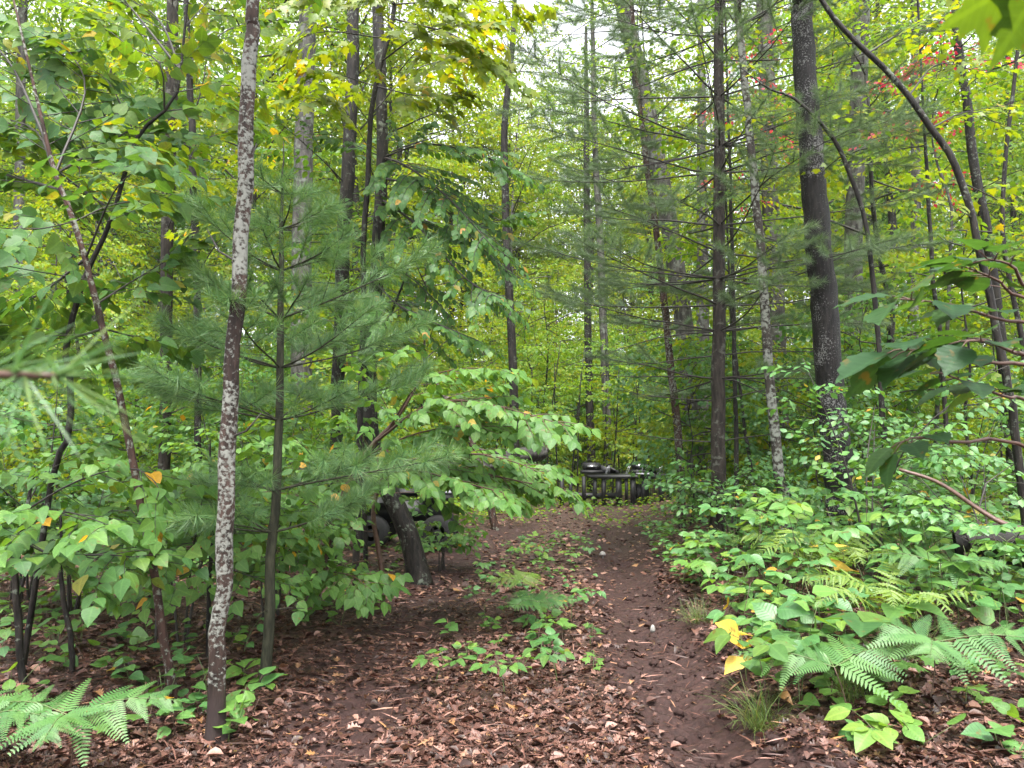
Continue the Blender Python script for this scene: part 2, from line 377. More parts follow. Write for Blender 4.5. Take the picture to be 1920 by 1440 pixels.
T_BROAD = [t_ovate(*BRs, fold=.2, droop=.12, wave=.012), t_ovate(*BRs, fold=.1, droop=.3, wave=.015), t_ovate(*BRs, fold=.3, droop=.2, wave=.01), t_ovate(*BRs, fold=-.1, droop=.4, wave=.02)]
T_HEART = [t_fan(HEART, (0, .25), lambda x, y: .18 * abs(x) - .15 * y * y), t_fan(HEART, (0, .25), lambda x, y: .3 * abs(x) - .3 * y * y)]
MAP = [(0, 0), (.14, .05), (.42, -.02), (.34, .14), (.58, .36), (.36, .40), (.24, .46), (.27, .66), (.12, .66), (0, 1.0), (-.12, .66), (-.27, .66), (-.24, .46), (-.36, .40), (-.58, .36), (-.34, .14), (-.42, -.02), (-.14, .05)]
T_MAPLE = [t_fan(MAP, (0, .25), lambda x, y: .1 * abs(x) - .12 * y * y), t_fan(MAP, (0, .25), lambda x, y: -.2 * abs(x) - .22 * y * y)]
OAK = [(0, 0), (.10, .12), (.07, .2), (.24, .3), (.10, .4), (.33, .55), (.12, .62), (.26, .8), (.08, .84), (0, 1.0), (-.08, .84), (-.26, .8), (-.12, .62), (-.33, .55), (-.10, .4), (-.24, .3), (-.07, .2), (-.10, .12)]
T_OAK = [t_fan(OAK, (0, .5), f) for f in (lambda x, y: .9 * x * x * 2 + .5 * (y - .5) ** 2, lambda x, y: -.5 * abs(x) + .55 * (y - .4) ** 2 + .3 * x, lambda x, y: .8 * abs(x) - .25 * (y - .5) ** 2, lambda x, y: .5 * x * y + .25 * abs(x))]
T_CURL = [t_ovate(*OV, fold=1.1, droop=-.2), t_ovate(*BR, fold=.7, droop=.35), t_ovate(*OV, fold=-.5, droop=.3)]
RH = (np.array([(0, 0, 0), (-.32, .48, .07), (.32, .48, .07), (0, 1, -.1)], float), np.array([(0, 3, 1), (0, 2, 3)], int), np.array([(0, 0), (-.32, .48), (.32, .48), (0, 1)], float))
T_FAR = [RH]
HX = (np.array([(0, 0, 0), (-.36, .3, .06), (.36, .3, .06), (-.24, .72, .02), (.24, .72, .02), (0, 1, -.14)], float), np.array([(0, 2, 1), (1, 2, 4), (1, 4, 3), (3, 4, 5)], int), None)
T_MID = [(HX[0], HX[1], HX[0][:, :2].copy())]
def t_needle(w, droop):
    V = np.array([(-w, 0, 0), (w, 0, 0), (-w * .8, .5, -droop * .3), (w * .8, .5, -droop * .3), (0, 1, -droop)], float)
    return V, np.array([(0, 1, 3), (0, 3, 2), (2, 3, 4)], int), V[:, :2].copy()
T_NEEDLE = [t_needle(.0105, .12)]
T_NEEDLE1 = [(np.array([(-.014, 0, 0), (.014, 0, 0), (0, 1, -.08)], float), np.array([(0, 1, 2)], int), np.array([(0, 0), (0, 0), (0, 1)], float))]

LOWT = {id(q[0]): T_OVATE_L[i % 3] for i, q in enumerate(T_OVATE)}; LOWT.update({id(q[0]): T_BROAD_L[i % 3] for i, q in enumerate(T_BROAD)})
class Cloud:
    """leaf placements: position, midrib direction, face normal, length"""
    def __init__(s): s.a = []
    def add(s, P, D, N, L): s.a.append((np.asarray(P, float), np.asarray(D, float), np.asarray(N, float), np.asarray(L, float)))
    def get(s):
        P, D, N, L = (np.concatenate([x[i] for x in s.a]) for i in range(4))
        D = nrm(D); X = nrm(np.cross(D, N)); N = np.cross(X, D)
        return P, X, D, N, L
    def __len__(s): return sum(len(x[0]) for x in s.a)

def cloud_mesh(name, fr, tm, mat, off=(0, 0, 0)):
    P, X, D, N, L = fr
    Vs, Ts, Us, Ti = [], [], [], []
    base = 0
    which = rs.randint(0, len(tm), len(P)); tint = rs.rand(len(P))
    for k, (tv, tt, tu) in enumerate(tm):
        s = which == k; n = int(s.sum())
        if n == 0: continue
        w = L[s][:, None, None]
        V = P[s][:, None, :] + w * (tv[None, :, 0:1] * X[s][:, None, :] + tv[None, :, 1:2] * D[s][:, None, :] + tv[None, :, 2:3] * N[s][:, None, :]) - np.array(off)
        Vs.append(V.reshape(-1, 3))
        Ts.append((tt[None] + (np.arange(n) * len(tv))[:, None, None]).reshape(-1, 3) + base)
        Us.append(np.tile(tu, (n, 1))); Ti.append(np.repeat(tint[s], len(tt)))
        base += n * len(tv)
    return make_mesh(name, np.concatenate(Vs), np.concatenate(Ts), mat, np.concatenate(Us), np.concatenate(Ti))

_leafmesh = {}
def leaf_meshes(tm, mat):
    k = (id(tm), mat.name)
    if k not in _leafmesh:
        _leafmesh[k] = [make_mesh('leaf', v, t, mat, u, np.zeros(len(t))) for v, t, u in tm]
    return _leafmesh[k]

def leaf_objects(parent, base, cl, tm, mat, maxn=250, minpx=10.0, name='leaf', rest='foliage', tm_far=None, rare=None):
    """the leaves that show largest become objects of their own, the rest one part"""
    if len(cl) == 0: return
    P, X, D, N, L = cl.get()
    y = np.maximum(P[:, 1], .2)
    u = P[:, 0] / y; v = (P[:, 2] - CAMZ) / y
    size = np.where((np.abs(u) < .69) & (v < .66) & (v > -.45) & (P[:, 1] > .3), L / y * F0, 0)
    order = np.argsort(-size)[:maxn]
    order = order[size[order] >= minpx]
    ms = leaf_meshes(tm, mat)
    base = A(base)
    for i in order:
        me = ms[int(rs.randint(len(ms)))]
        m = Matrix.Identity(4); s = L[i]
        for r in range(3):
            m[r][0] = X[i][r] * s; m[r][1] = D[i][r] * s; m[r][2] = N[i][r] * s; m[r][3] = P[i][r] - base[r]
        link(name, me, parent, m)
    left = np.ones(len(P), bool); left[order] = False
    if left.any():
        o = link(rest, cloud_mesh(rest, (P[left], X[left], D[left], N[left], L[left]), tm_far or [LOWT.get(id(q[0]), q) for q in tm], mat, base), parent)
        o['kind'] = 'stuff'

# ---- wood
def tube_arrays(lines, sides=6, rough=0.0):
    Vs, Ts = [], []; base = 0
    for pts, rad in lines:
        pts = np.asarray(pts, float); rad = np.asarray(rad, float); m = len(pts)
        T = nrm(np.gradient(pts, axis=0))
        ref = np.array([0, 1.0, .13]) if abs(T[:, 2]).mean() > .7 else np.array([.1, .05, 1.0])
        U = nrm(np.cross(T, ref)); Vv = np.cross(T, U)
        k = sides
        a = np.arange(k) * 2 * np.pi / k
        r = rad[:, None] * np.ones((1, k))
        if rough: r = r * (1 + rough * (rs.rand(m, k) - .5) + rough * .8 * np.sin(a * 3 + pts[0, 0] * 9)[None, :])
        V = pts[:, None, :] + r[..., None] * (np.cos(a)[None, :, None] * U[:, None, :] + np.sin(a)[None, :, None] * Vv[:, None, :])
        V = V.reshape(-1, 3)
        i = np.arange(m - 1)[:, None] * k; j = np.arange(k)[None, :]; j2 = (j + 1) % k
        q = np.stack([i + j, i + j2, i + k + j2, i + j, i + k + j2, i + k + j], axis=-1).reshape(-1, 3)
        cap = np.array([[(m - 1) * k + 0, (m - 1) * k + b, (m - 1) * k + b + 1] for b in range(1, k - 1)])
        Vs.append(V); Ts.append(np.concatenate([q, cap]) + base); base += len(V)
    return np.concatenate(Vs), np.concatenate(Ts)
def tubes(name, lines, mat, parent=None, off=(0, 0, 0), sides=6, rough=0.0):
    V, T = tube_arrays(lines, sides, rough)
    return link(name, make_mesh(name, V - A(off), T, mat), parent)
def smooth_line(pts, n):
    pts = np.asarray(pts, float); m = len(pts)
    if m == 2: return pts[0] + (pts[1] - pts[0]) * np.linspace(0, 1, n)[:, None]
    P = np.concatenate([[2 * pts[0] - pts[1]], pts, [2 * pts[-1] - pts[-2]]])
    t = np.linspace(0, m - 1, n); i = np.minimum(t.astype(int), m - 2); f = (t - i)[:, None]
    a, b, c, d = P[i], P[i + 1], P[i + 2], P[i + 3]
    return .5 * ((2 * b) + (-a + c) * f + (2 * a - 5 * b + 4 * c - d) * f ** 2 + (-a + 3 * b - 3 * c + d) * f ** 3)
def sample(pts, t):
    m = len(pts); x = np.clip(t, 0, 1) * (m - 1); i = np.minimum(np.asarray(x, int), m - 2); f = (x - i)
    return pts[i] + (pts[i + 1] - pts[i]) * np.asarray(f)[..., None]
def tang(pts, t):
    m = len(pts); i = np.minimum(np.asarray(np.clip(t, 0, 1) * (m - 1), int), m - 2)
    return nrm(pts[i + 1] - pts[i])
UP = np.array([0, 0, 1.0])

def twig_leaves(cl, pts, nm, n, size, ang=52, droop=.25, t0=.12, jit=.22):
    if n < 1: return
    t = np.linspace(t0, 1, n); P = sample(pts, t); T = tang(pts, t)
    B = nrm(np.cross(nm, T)); sd_ = np.where(np.arange(n) % 2 == 0, 1.0, -1.0)[:, None]
    a = R(ang) * np.linspace(1.1, .55, n)[:, None]
    D = np.cos(a) * T + sd_ * np.sin(a) * B + np.array([0, 0, -droop]) + jit * rs.randn(n, 3) * .7
    N = nm + jit * 1.4 * rs.randn(n, 3) + np.array([0, -.22, 0])
    D = nrm(D); L = size * (.65 + .5 * rs.rand(n))
    cl.add(P + D * L[:, None] * .12, D, N, L)

def grow_branch(cl, wd, start, d, L, r, curve=-.12, wig=.12, tw_sp=.16, tw_len=.42, tw_min=.12, leaf=.08, lsp=.05, droop=.25, ang=52, t0=.15, jit=.22, twood=True, axis=None, flat=.15):
    """one branch: a curved axis, alternate side twigs in one plane, leaves alternate along each twig"""
    if axis is None:
        pts = [A(start)]; d = nrm(A(d)); k = 7
        for i in range(k):
            d = nrm(d + np.array([0, 0, curve]) / k * 2 + wig * rs.randn(3) * .4)
            pts.append(pts[-1] + d * L / k)
        pts = np.array(pts)
    else:
        pts = smooth_line(axis, 10); L = float(np.linalg.norm(np.diff(pts, axis=0), axis=1).sum())
    wd.append((pts, np.linspace(r, max(r * .22, .0012), len(pts))))
    tw_sp = tw_sp * .78; lsp = lsp * .72
    nt = max(2, int(L / tw_sp))
    roll = flat * rs.randn()
    for i in range(nt):
        t = t0 + (1 - t0) * (i + .4 * rs.rand()) / nt
        p = sample(pts, t); T = tang(pts, t)
        nm = nrm(UP - T * T[2] + roll * np.cross(T, UP) + flat * rs.randn(3))
        B = np.cross(nm, T); s = 1 if i % 2 else -1
        tl = (tw_len * L * (1 - .8 * t) + tw_min) * (.7 + .6 * rs.rand())
        dd = nrm(.62 * T + .8 * s * B + .12 * rs.randn(3) + np.array([0, 0, -.08]))
        q = np.array([p, p + dd * tl * .35, p + (dd + .12 * T) * tl * .7 + np.array([0, 0, -.03 * tl]), p + (dd + .2 * T) * tl + np.array([0, 0, -.1 * tl])])
        if twood: wd.append((q, np.linspace(max(r * .35, .0016), .001, 4)))
        twig_leaves(cl, q, nm, max(2, int(tl / lsp)), leaf, ang, droop, .2, jit)
    T = tang(pts, 1.0); nm = nrm(UP - T * T[2])
    twig_leaves(cl, pts[-3:], nm, max(2, int(L * .3 / lsp)), leaf, ang, droop, .1, jit)
    return pts

def grow_pine(cl, wd, start, d, L, r, curve=.1, tw_sp=.12, tw_len=.45, tw_min=.08, need=.085, dens=420, bare=.3, tuft=.18, spread=(25, 65), axis=None):
    if axis is None:
        pts = [A(start)]; d = nrm(A(d)); k = 7
        for i in range(k):
            d = nrm(d + np.array([0, 0, curve]) / k * 2 + .05 * rs.randn(3)); pts.append(pts[-1] + d * L / k)
        pts = np.array(pts)
    else:
        pts = smooth_line(axis, 9); L = float(np.linalg.norm(np.diff(pts, axis=0), axis=1).sum())
    wd.append((pts, np.linspace(r, .002, len(pts))))
    def needles(q, length):
        n = int(dens * length)
        if n < 4: return
        t = rs.rand(n) ** .8; P = sample(q, t); T = tang(q, t)
        rv = nrm(rs.randn(n, 3)); rv = nrm(rv - T * (rv * T).sum(1, keepdims=True))
        a = R(spread[0]) + (R(spread[1]) - R(spread[0])) * rs.rand(n)[:, None]
        D = np.cos(a) * T + np.sin(a) * rv + np.array([0, 0, .05])
        cl.add(P, D, UP + .6 * rs.randn(n, 3), need * (.7 + .45 * rs.rand(n)))
    nt = max(2, int(L * (1 - bare) / tw_sp))
    for i in range(nt):
        t = bare + (1 - bare) * (i + .5 * rs.rand()) / nt
        p = sample(pts, t); T = tang(pts, t); B = nrm(np.cross(UP, T)); s = 1 if i % 2 else -1
        tl = (tw_len * L * (1 - t) + tw_min) * (.7 + .6 * rs.rand())
        dd = nrm(.68 * T + .72 * s * B + .13 * rs.randn(3) + np.array([0, 0, .05]))
        q = np.array([p, p + dd * tl * .5, p + dd * tl + np.array([0, 0, .06 * tl])])
        wd.append((q, np.array([max(r * .3, .002), .0018, .0014])))
        f = min(1.0, tuft / tl)
        needles(np.array([sample(q, 1 - f), sample(q, 1 - f * .5), q[2]]), tl * f)
    f = min(.5, tuft * 1.3 / L)
    needles(np.array([sample(pts, 1 - f), sample(pts, 1 - f * .5), pts[-1]]), L * f)
    return pts

# ================================================================== ground
def axis_vals(dense0, dense1, step, lo, hi, g=1.13):
    v = list(np.arange(dense0, dense1 + 1e-6, step))
    s = step; x = v[-1]
    while x < hi: s = min(s * g, 12); x += s; v.append(x)
    s = step; x = v[0]
    while x > lo: s = min(s * g, 12); x -= s; v.insert(0, x)
    return np.array(v)
gx = axis_vals(-2.4, 2.6, .025, -260, 260); gy = axis_vals(3.2, 11.5, .025, -30, 420)
GX, GY = np.meshgrid(gx, gy)
GZ = gz(GX, GY)
xr = rut_r(GY); xl = rut_l(GY)
det = sstep(2.6, 3.4, GY) * (1 - sstep(11, 14, GY))
mr = np.exp(-((GX - xr) / .30) ** 4); ml = np.exp(-((GX - xl) / .34) ** 4)
patch = sstep(.38, .6, vnoise(GX * 1.3, GY * .9, 31))
patch = patch * (.35 + .65 * sstep(.3, .6, vnoise(GX * 7, GY * 7, 33)))
patch_l = sstep(.45, .7, vnoise(GX * 1.1, GY * .8, 37))
dxr = GX - xr
lug = np.clip(np.sin(2 * np.pi * (GY - .55 * np.abs(dxr) + .05 * vnoise(GX * 5, GY * 5, 91)) / .17) * 1.8, -1, 1)
lug2 = np.clip(np.sin(2 * np.pi * (GY + .5 * np.abs(GX - xl)) / .19) * 1.8, -1, 1)
GZ = GZ + det * (.034 * lug * mr * (.12 + .88 * patch) + .016 * lug2 * ml * patch_l)
clod = np.clip(fbm(GX * 9, GY * 9, 44, 3), -.5, .5)
edge = np.exp(-((dxr - .46) / .22) ** 2) + .6 * np.exp(-((dxr + .42) / .18) ** 2)
GZ = GZ + det * (.085 * clod * edge + .022 * clod * (mr + ml) * .6 + .018 * fbm(GX * 5, GY * 5, 51) + .008 * fbm(GX * 18, GY * 18, 53))
bare = np.clip(1.15 * np.exp(-((dxr - .06) / .50) ** 4) + .85 * np.exp(-((GX - xl) / .50) ** 4) + .3 * np.exp(-((GX - (xr + xl) / 2) / .7) ** 2) * sstep(6.5, 9, GY), 0, 1) * (1 - sstep(14.5, 19, GY))
ny, nx = GX.shape
idx = np.arange(ny * nx).reshape(ny, nx)
a, b, c, d_ = idx[:-1, :-1].ravel(), idx[:-1, 1:].ravel(), idx[1:, 1:].ravel(), idx[1:, :-1].ravel()
QV = np.stack([GX, GY, GZ], -1).reshape(-1, 3)
QT = np.stack([a, b, c, d_], -1)
qc = QV[QT].mean(1)
wav = .16 * fbm(qc[:, 1] * 1.1, qc[:, 1] * 0 + 2.0, 77)
on_path = (qc[:, 0] > rut_l(qc[:, 1]) - .52 + wav) & (qc[:, 0] < rut_r(qc[:, 1]) + .50 + wav) & (qc[:, 1] > -3) & (qc[:, 1] < 25)
for nm_, msk in (('ground', ~on_path), ('path', on_path)):
    q = QT[msk]; u, inv = np.unique(q, return_inverse=True); q = inv.reshape(q.shape)
    me = make_mesh(nm_, QV[u], np.concatenate([q[:, [0, 1, 2]], q[:, [0, 2, 3]]]), M['ground'])
    at_b = me.attributes.new('bare', 'FLOAT', 'POINT'); at_b.data.foreach_set('value', bare.ravel()[u].astype(np.float32))
    o = link(nm_, me); o['kind'] = 'structure'

def gfine(x, y):
    """height of the built ground sheet"""
    i = np.clip(np.searchsorted(gx, x) - 1, 0, nx - 2); j = np.clip(np.searchsorted(gy, y) - 1, 0, ny - 2)
    fx = (x - gx[i]) / (gx[i + 1] - gx[i]); fy = (y - gy[j]) / (gy[j + 1] - gy[j])
    return (GZ[j, i] * (1 - fx) + GZ[j, i + 1] * fx) * (1 - fy) + (GZ[j + 1, i] * (1 - fx) + GZ[j + 1, i + 1] * fx) * fy
def gf(x, y): return float(gfine(np.array([x]), np.array([y]))[0])

ANCH = [((-1.67, 4.35), 'the foot of the lichen spotted tree'), ((-1.62, 5.25), 'the foot of the young pine'), ((-2.12, 4.9), 'the foot of the leaning sapling'), ((-3.4, 5.0), 'the crooked dark stems'),
        ((-1.15, 9.6), 'the swollen foot of the curved tree'), ((-1.9, 7.4), 'the base of the oval leaf shrubs'), ((1.02, 6.7), 'the small mushroom by the rut'), ((1.5, 4.6), 'the big sedge tuft'), ((1.86, 4.42), 'the broad low bracken'),
        ((3.05, 5.6), 'the layered bracken'), ((2.62, 5.55), 'the drooping green yellow fern'), ((2.75, 6.9), 'the bright arching fern clump'), ((4.2, 6.5), 'the black log'),
        ((3.6, 6.3), 'the bare fallen branch'), ((3.75, 8.9), 'the black barked tree'), ((3.2, 9.6), 'the pale lichen tree'), ((3.35, 7.5), 'the small leaf shrub'), ((2.0, 8.2), 'the shoulder of the rut'), ((1.7, 6.2), 'the rim of the deeper rut'),
        ((.18, 7.0), 'the pale bracken on the hump'), ((.12, 8.4), 'the upper bracken on the hump'), ((0.0, 4.6), 'the bright leaf litter'), ((-1.0, 6.2), 'the shallow rut'), ((.9, 10.6), 'the far white mushroom'), ((-.2, 5.6), 'the low end of the hump')]
def beside(x, y):
    (ax, ay), nm = min(ANCH, key=lambda q: (q[0][0] - x) ** 2 + (q[0][1] - y) ** 2)
    dx, dy = x - ax, y - ay; dist = math.hypot(dx, dy)
    rel = 'against' if dist < .16 else (('right of' if dx > 0 else 'left of') if abs(dx) > abs(dy) else ('behind' if dy > 0 else 'in front of'))
    return ('a step ' if dist > .75 else '') + rel + ' ' + nm
BEHIND = [(-60, 'the left edge'), (30, 'the pale upper trunk'), (130, 'the forked sapling'), (230, 'the leaning red brown sapling'), (312, 'the grey brown upright tree'), (370, 'the dark forked slender tree'), (445, 'the lichen spotted tree'), (528, 'the young pine'), (590, 'the stout high trunk'),
          (645, 'the dark upright slim tree'), (712, 'the curved trunk tree'), (830, 'the spreading shrub'), (900, 'the fallen log'), (955, 'the forked dark tree'), (1050, 'the clump of bare stems'), (1125, 'the thin grey broken tree'), (1180, 'the flat framed machine'), (1235, 'the leaning grey pine'),
          (1275, 'the thin reddish tree'), (1347, 'the whorled pine'), (1440, 'the pale lichen tree'), (1535, 'the black barked tree'), (1605, 'the thick hazy grey trunk'), (1655, 'the arched thin sapling'), (1715, 'the straight grey tree'), (1765, 'the bare thin pole'), (1840, 'the arching tree'), (1900, 'the mottled crooked tree'), (1980, 'the right edge')]
def behind(x, y):
    px = 960 + F0 * x / y
    nm = min(BEHIND, key=lambda q: abs(q[0] - px))[1]
    return ('just behind ', 'a little behind ', 'some way behind ', 'well behind ', 'far behind ', 'deep beyond ')[min(5, int(bisect([16, 23, 31, 40, 50], y)))] + nm

# ---- leaf litter
def litter(n, y0, y1, size, tm):
    y = y0 + (y1 - y0) * rs.rand(n) ** 1.35; x = (rs.rand(n) * 2 - 1) * (.74 * y + .3)
    xr = rut_r(y); xl = rut_l(y)
    mr = np.exp(-((x - xr - .05) / .42) ** 4); ml = np.exp(-((x - xl) / .42) ** 4)
    mr = mr * (1 - .45 * sstep(9, 14, y)); pr = np.clip(1 - .96 * mr - .50 * ml, .05, 1) * (.35 + .9 * vnoise(x * 1.4, y * 1.4, 61))
    pr = pr * np.where((x > xl) & (x < xr) & (y > 6.2), .8, 1) * np.where((np.abs(x - .15) < .85) & (y < 5.2), 1.6, 1)
    k = rs.rand(n) < pr
    x, y = x[k], y[k]; m = len(x)
    z = gfine(x, y)
    N = np.stack([.27 * rs.randn(m), .27 * rs.randn(m), np.ones(m)], -1)
    th = rs.rand(m) * 6.283
    D = np.stack([np.cos(th), np.sin(th), .18 * rs.randn(m)], -1)
    L = size * (.45 + 1.15 * rs.rand(m) ** 2.2)
    P = np.stack([x, y, z + .004 + .03 * rs.rand(m) ** 2], -1)
    cl = Cloud(); cl.add(P - D * L[:, None] * .5, D, N, L)
    return cl
cl = litter(46000, 3.1, 9.5, .060, None)
cl2 = litter(30000, 3.1, 9.0, .034, None); o = link('leaf_litter', cloud_mesh('leaf_litter', cl2.get(), T_MID, M['litter'])); o['kind'] = 'stuff'; o['label'] = 'crumbled bits of dead leaves between the larger fallen leaves'
o = link('leaf_litter', cloud_mesh('leaf_litter', cl.get(), T_OAK + T_OAK + T_CURL[:2], M['litter'])); o['kind'] = 'stuff'
o['label'] = 'carpet of tan and brown fallen leaves on the forest floor'
cl = litter(42000, 8.8, 22, .085, None)
o = link('leaf_litter', cloud_mesh('leaf_litter', cl.get(), T_MID, M['litter'])); o['kind'] = 'stuff'
o['label'] = 'thin carpet of brown fallen leaves under the trees further back'
n = 9000; y = 3.1 + 9 * rs.rand(n) ** 1.4; x = (rs.rand(n) * 2 - 1) * .74 * y; th = rs.rand(n) * 6.283
cl = Cloud(); cl.add(np.stack([x, y, gfine(x, y) + .012 + .03 * rs.rand(n)], -1), np.stack([np.cos(th), np.sin(th), .12 * rs.randn(n)], -1), UP + .2 * rs.randn(n, 3), .05 + .16 * rs.rand(n) ** 2)
T_STRAW = [(np.array([(-.016, 0, 0), (.016, 0, 0), (.03, .5, .03), (0, 1, 0)], float), np.array([(0, 1, 2), (0, 2, 3)], int), np.zeros((4, 2)))]
o = link('needle_litter', cloud_mesh('needle_litter', cl.get(), T_STRAW, M['litter'])); o['kind'] = 'stuff'; o['label'] = 'dry needles and twig bits strewn over the forest floor'
# single big oak leaves lying on top, the ones that show largest
oak_me = leaf_meshes(T_OAK, M['litter'])
for i in range(110):
    y = 4.0 + 2.6 * rs.rand() ** 1.5; x = (rs.rand() * 2 - 1) * .62 * y
    if abs(x - rut_r(y) - .05) < .38: continue
    th = rs.rand() * 6.283; s = .085 + .04 * rs.rand()
    m = Matrix.Translation((x, y, gf(x, y) + .022)) @ Matrix.Rotation(th, 4, 'Z') @ Matrix.Rotation(rs.randn() * .25, 4, 'X') @ Matrix.Rotation(rs.randn() * .25, 4, 'Y') @ Matrix.Scale(s, 4)
    o = link('fallen_leaf', oak_me[i % 4], None, m)
    tag(o, '%s brown fallen oak leaf lying %s' % (('cupped', 'wavy', 'folded', 'twisted')[i % 4], beside(x, y)), 'leaf', 'large brown fallen leaves on the trail')

# ================================================================== trunks
def trunk(name, label, d, px, w, mat, cat='tree', group=None, ext=3.0, sides=10, rough=.06, seg=26, part='trunk', dd=None, flare=1.0, tip=None, drop=True):
    ds = dd if dd is not None else [d] * len(px)
    pts = [A(at(x, y, q)) for (x, y), q in zip(px, ds)]
    rad = [max(ww / F0 * q / 2, .003) for ww, q in zip(w, ds)]
    b = pts[0].copy(); g = gf(b[0], b[1])
    if drop:
        if pts[0][2] > g + .12:
            dirn = (pts[0] - pts[1]); k = (g - .06 - pts[0][2]) / min(dirn[2], -.05)
            e = pts[0] + dirn * min(k, 2.5) * .6; e[2] = g - .06
            pts.insert(0, e); rad.insert(0, rad[0] * (1.06 + .3 * (flare - 1)))
        else:
            pts[0][2] = g - .05
    if ext:
        v = nrm(pts[-1] - pts[-2]); v = nrm(v + np.array([0, 0, .35]))
        pts.append(pts[-1] + v * ext); rad.append(rad[-1] * (.45 if tip is None else tip))
    n = seg
    P = smooth_line(pts, n)
    Rr = np.interp(np.linspace(0, 1, n), np.linspace(0, 1, len(rad)), rad)
    jit_ = rs.randn(n, 3) * [1, 1, 0]; jit_ = jit_ + .8 * np.roll(jit_, 1, axis=0); jit_[0] = 0
    P = P + jit_ * np.minimum(Rr * .10 + .001, .0055)[:, None]
    if flare > 1: Rr[:3] = Rr[:3] * np.array([flare, 1 + (flare - 1) * .45, 1 + (flare - 1) * .12])
    if drop: base = Vector((P[0][0], P[0][1], gf(P[0][0], P[0][1])))
    else: base = Vector(P[0])
    root = thing(name, label, cat, base, group)
    tubes(part, [(P, Rr)], mat, root, base, sides, rough)
    return root, base, P, Rr

def t_at(P, py):
    """the parameter along a trunk where it crosses pixel row py"""
    v = [(p[2] - CAMZ) / p[1] for p in P]
    tgt = (math.sin(PITCH) - math.cos(PITCH) * (py - 720) / F0) / (math.cos(PITCH) + math.sin(PITCH) * (py - 720) / F0)
    return int(np.argmin([abs(a - tgt) for a in v])) / (len(P) - 1)

def add_wood(root, base, wd, mat, name='branch', sides=5):
    for ln in wd[0]: tubes(name, [ln], mat, root, base, sides)
    if wd[1]: o = tubes('twig', wd[1], mat, root, base, 4); o['kind'] = 'stuff'
def split_wood(wd, rmin=.0042):
    big = [w for w in wd if w[1][0] >= rmin]; small = [w for w in wd if w[1][0] < rmin]
    return big[:60], small + big[60:]

def dirv(az, el=0):
    return np.array([math.sin(R(az)) * math.cos(R(el)), math.cos(R(az)) * math.cos(R(el)), math.sin(R(el))])

# -- lichen spotted tree at the left of the trail
root, base, P, Rr = trunk('lichen_spotted_tree', 'slim tree with white lichen patches on red brown bark left of the trail', 4.35,
    [(404, 1396), (411, 1180), (424, 900), (440, 620), (457, 320), (471, 60), (474, -60)], [33, 29, 30, 27, 29, 25, 24], M['bark_lichen'], ext=3.5, sides=18, rough=.13, seg=44, flare=1.4)
wd = []; cl = Cloud()
for py, az, L, el in ((285, 70, .12, 45), (255, -80, .10, 50), (840, 100, .25, 20), (505, -80, .3, 30)):
    p = sample(P, t_at(P, py)); wd.append((np.array([p, p + dirv(az, el) * L * .5, p + dirv(az, el + 15) * L]), np.array([.008, .006, .003])))
for i in range(9):
    p = sample(P, .86 + .13 * rs.rand()); grow_branch(cl, wd, p, dirv(rs.rand() * 360, 25), 1.1 + rs.rand() * .6, .008, leaf=.09, lsp=.08)
add_wood(root, base, split_wood(wd), M['twig']); leaf_objects(root, base, cl, T_BROAD, M['leaf_dark'], 20)

# -- young white pine beside it
root, base, P, Rr = trunk('young_pine', 'young pine with soft drooping needles right of the lichen spotted tree', 5.25,
    [(495, 1272), (508, 1050), (520, 850), (526, 620), (528, 420), (530, 330)], [22, 18, 16, 13, 8, 4], M['bark_green'], cat='pine tree', ext=.25, sides=9, seg=30)
wd = []; cl = Cloud()
whorl = [(1120, .35, 3, 0), (1010, .95, 5, .7), (925, 1.15, 6, 1), (800, 1.15, 6, 1), (690, 1.1, 6, 1), (585, .95, 6, 1), (490, .75, 5, 1), (420, .5, 5, 1), (360, .3, 4, 1)]
for py, L, n, full in whorl:
    p0 = sample(P, t_at(P, py)); a0 = rs.rand() * 360
    for k in range(n):
        az = a0 + k * 360 / n + rs.randn() * 12
        Lk = L * (.5 + .75 * rs.rand())
        if abs(((az + 180) % 360) - 180) > 120: Lk *= .8       # shorter towards the camera
        if full < .5: wd.append((np.array([p0, p0 + dirv(az, 5) * Lk * .5, p0 + dirv(az, 0) * Lk]), np.array([.005, .004, .002]))); continue
        grow_pine(cl, wd, p0, dirv(az, 18 if py < 600 else 8), Lk, .008, curve=.12, need=.125, dens=820, bare=.22, tw_sp=.08, tuft=.24)
add_wood(root, base, split_wood(wd), M['bark_green']); o = link('foliage', cloud_mesh('foliage', cl.get(), T_NEEDLE, M['needle'], base), root); o['kind'] = 'stuff'

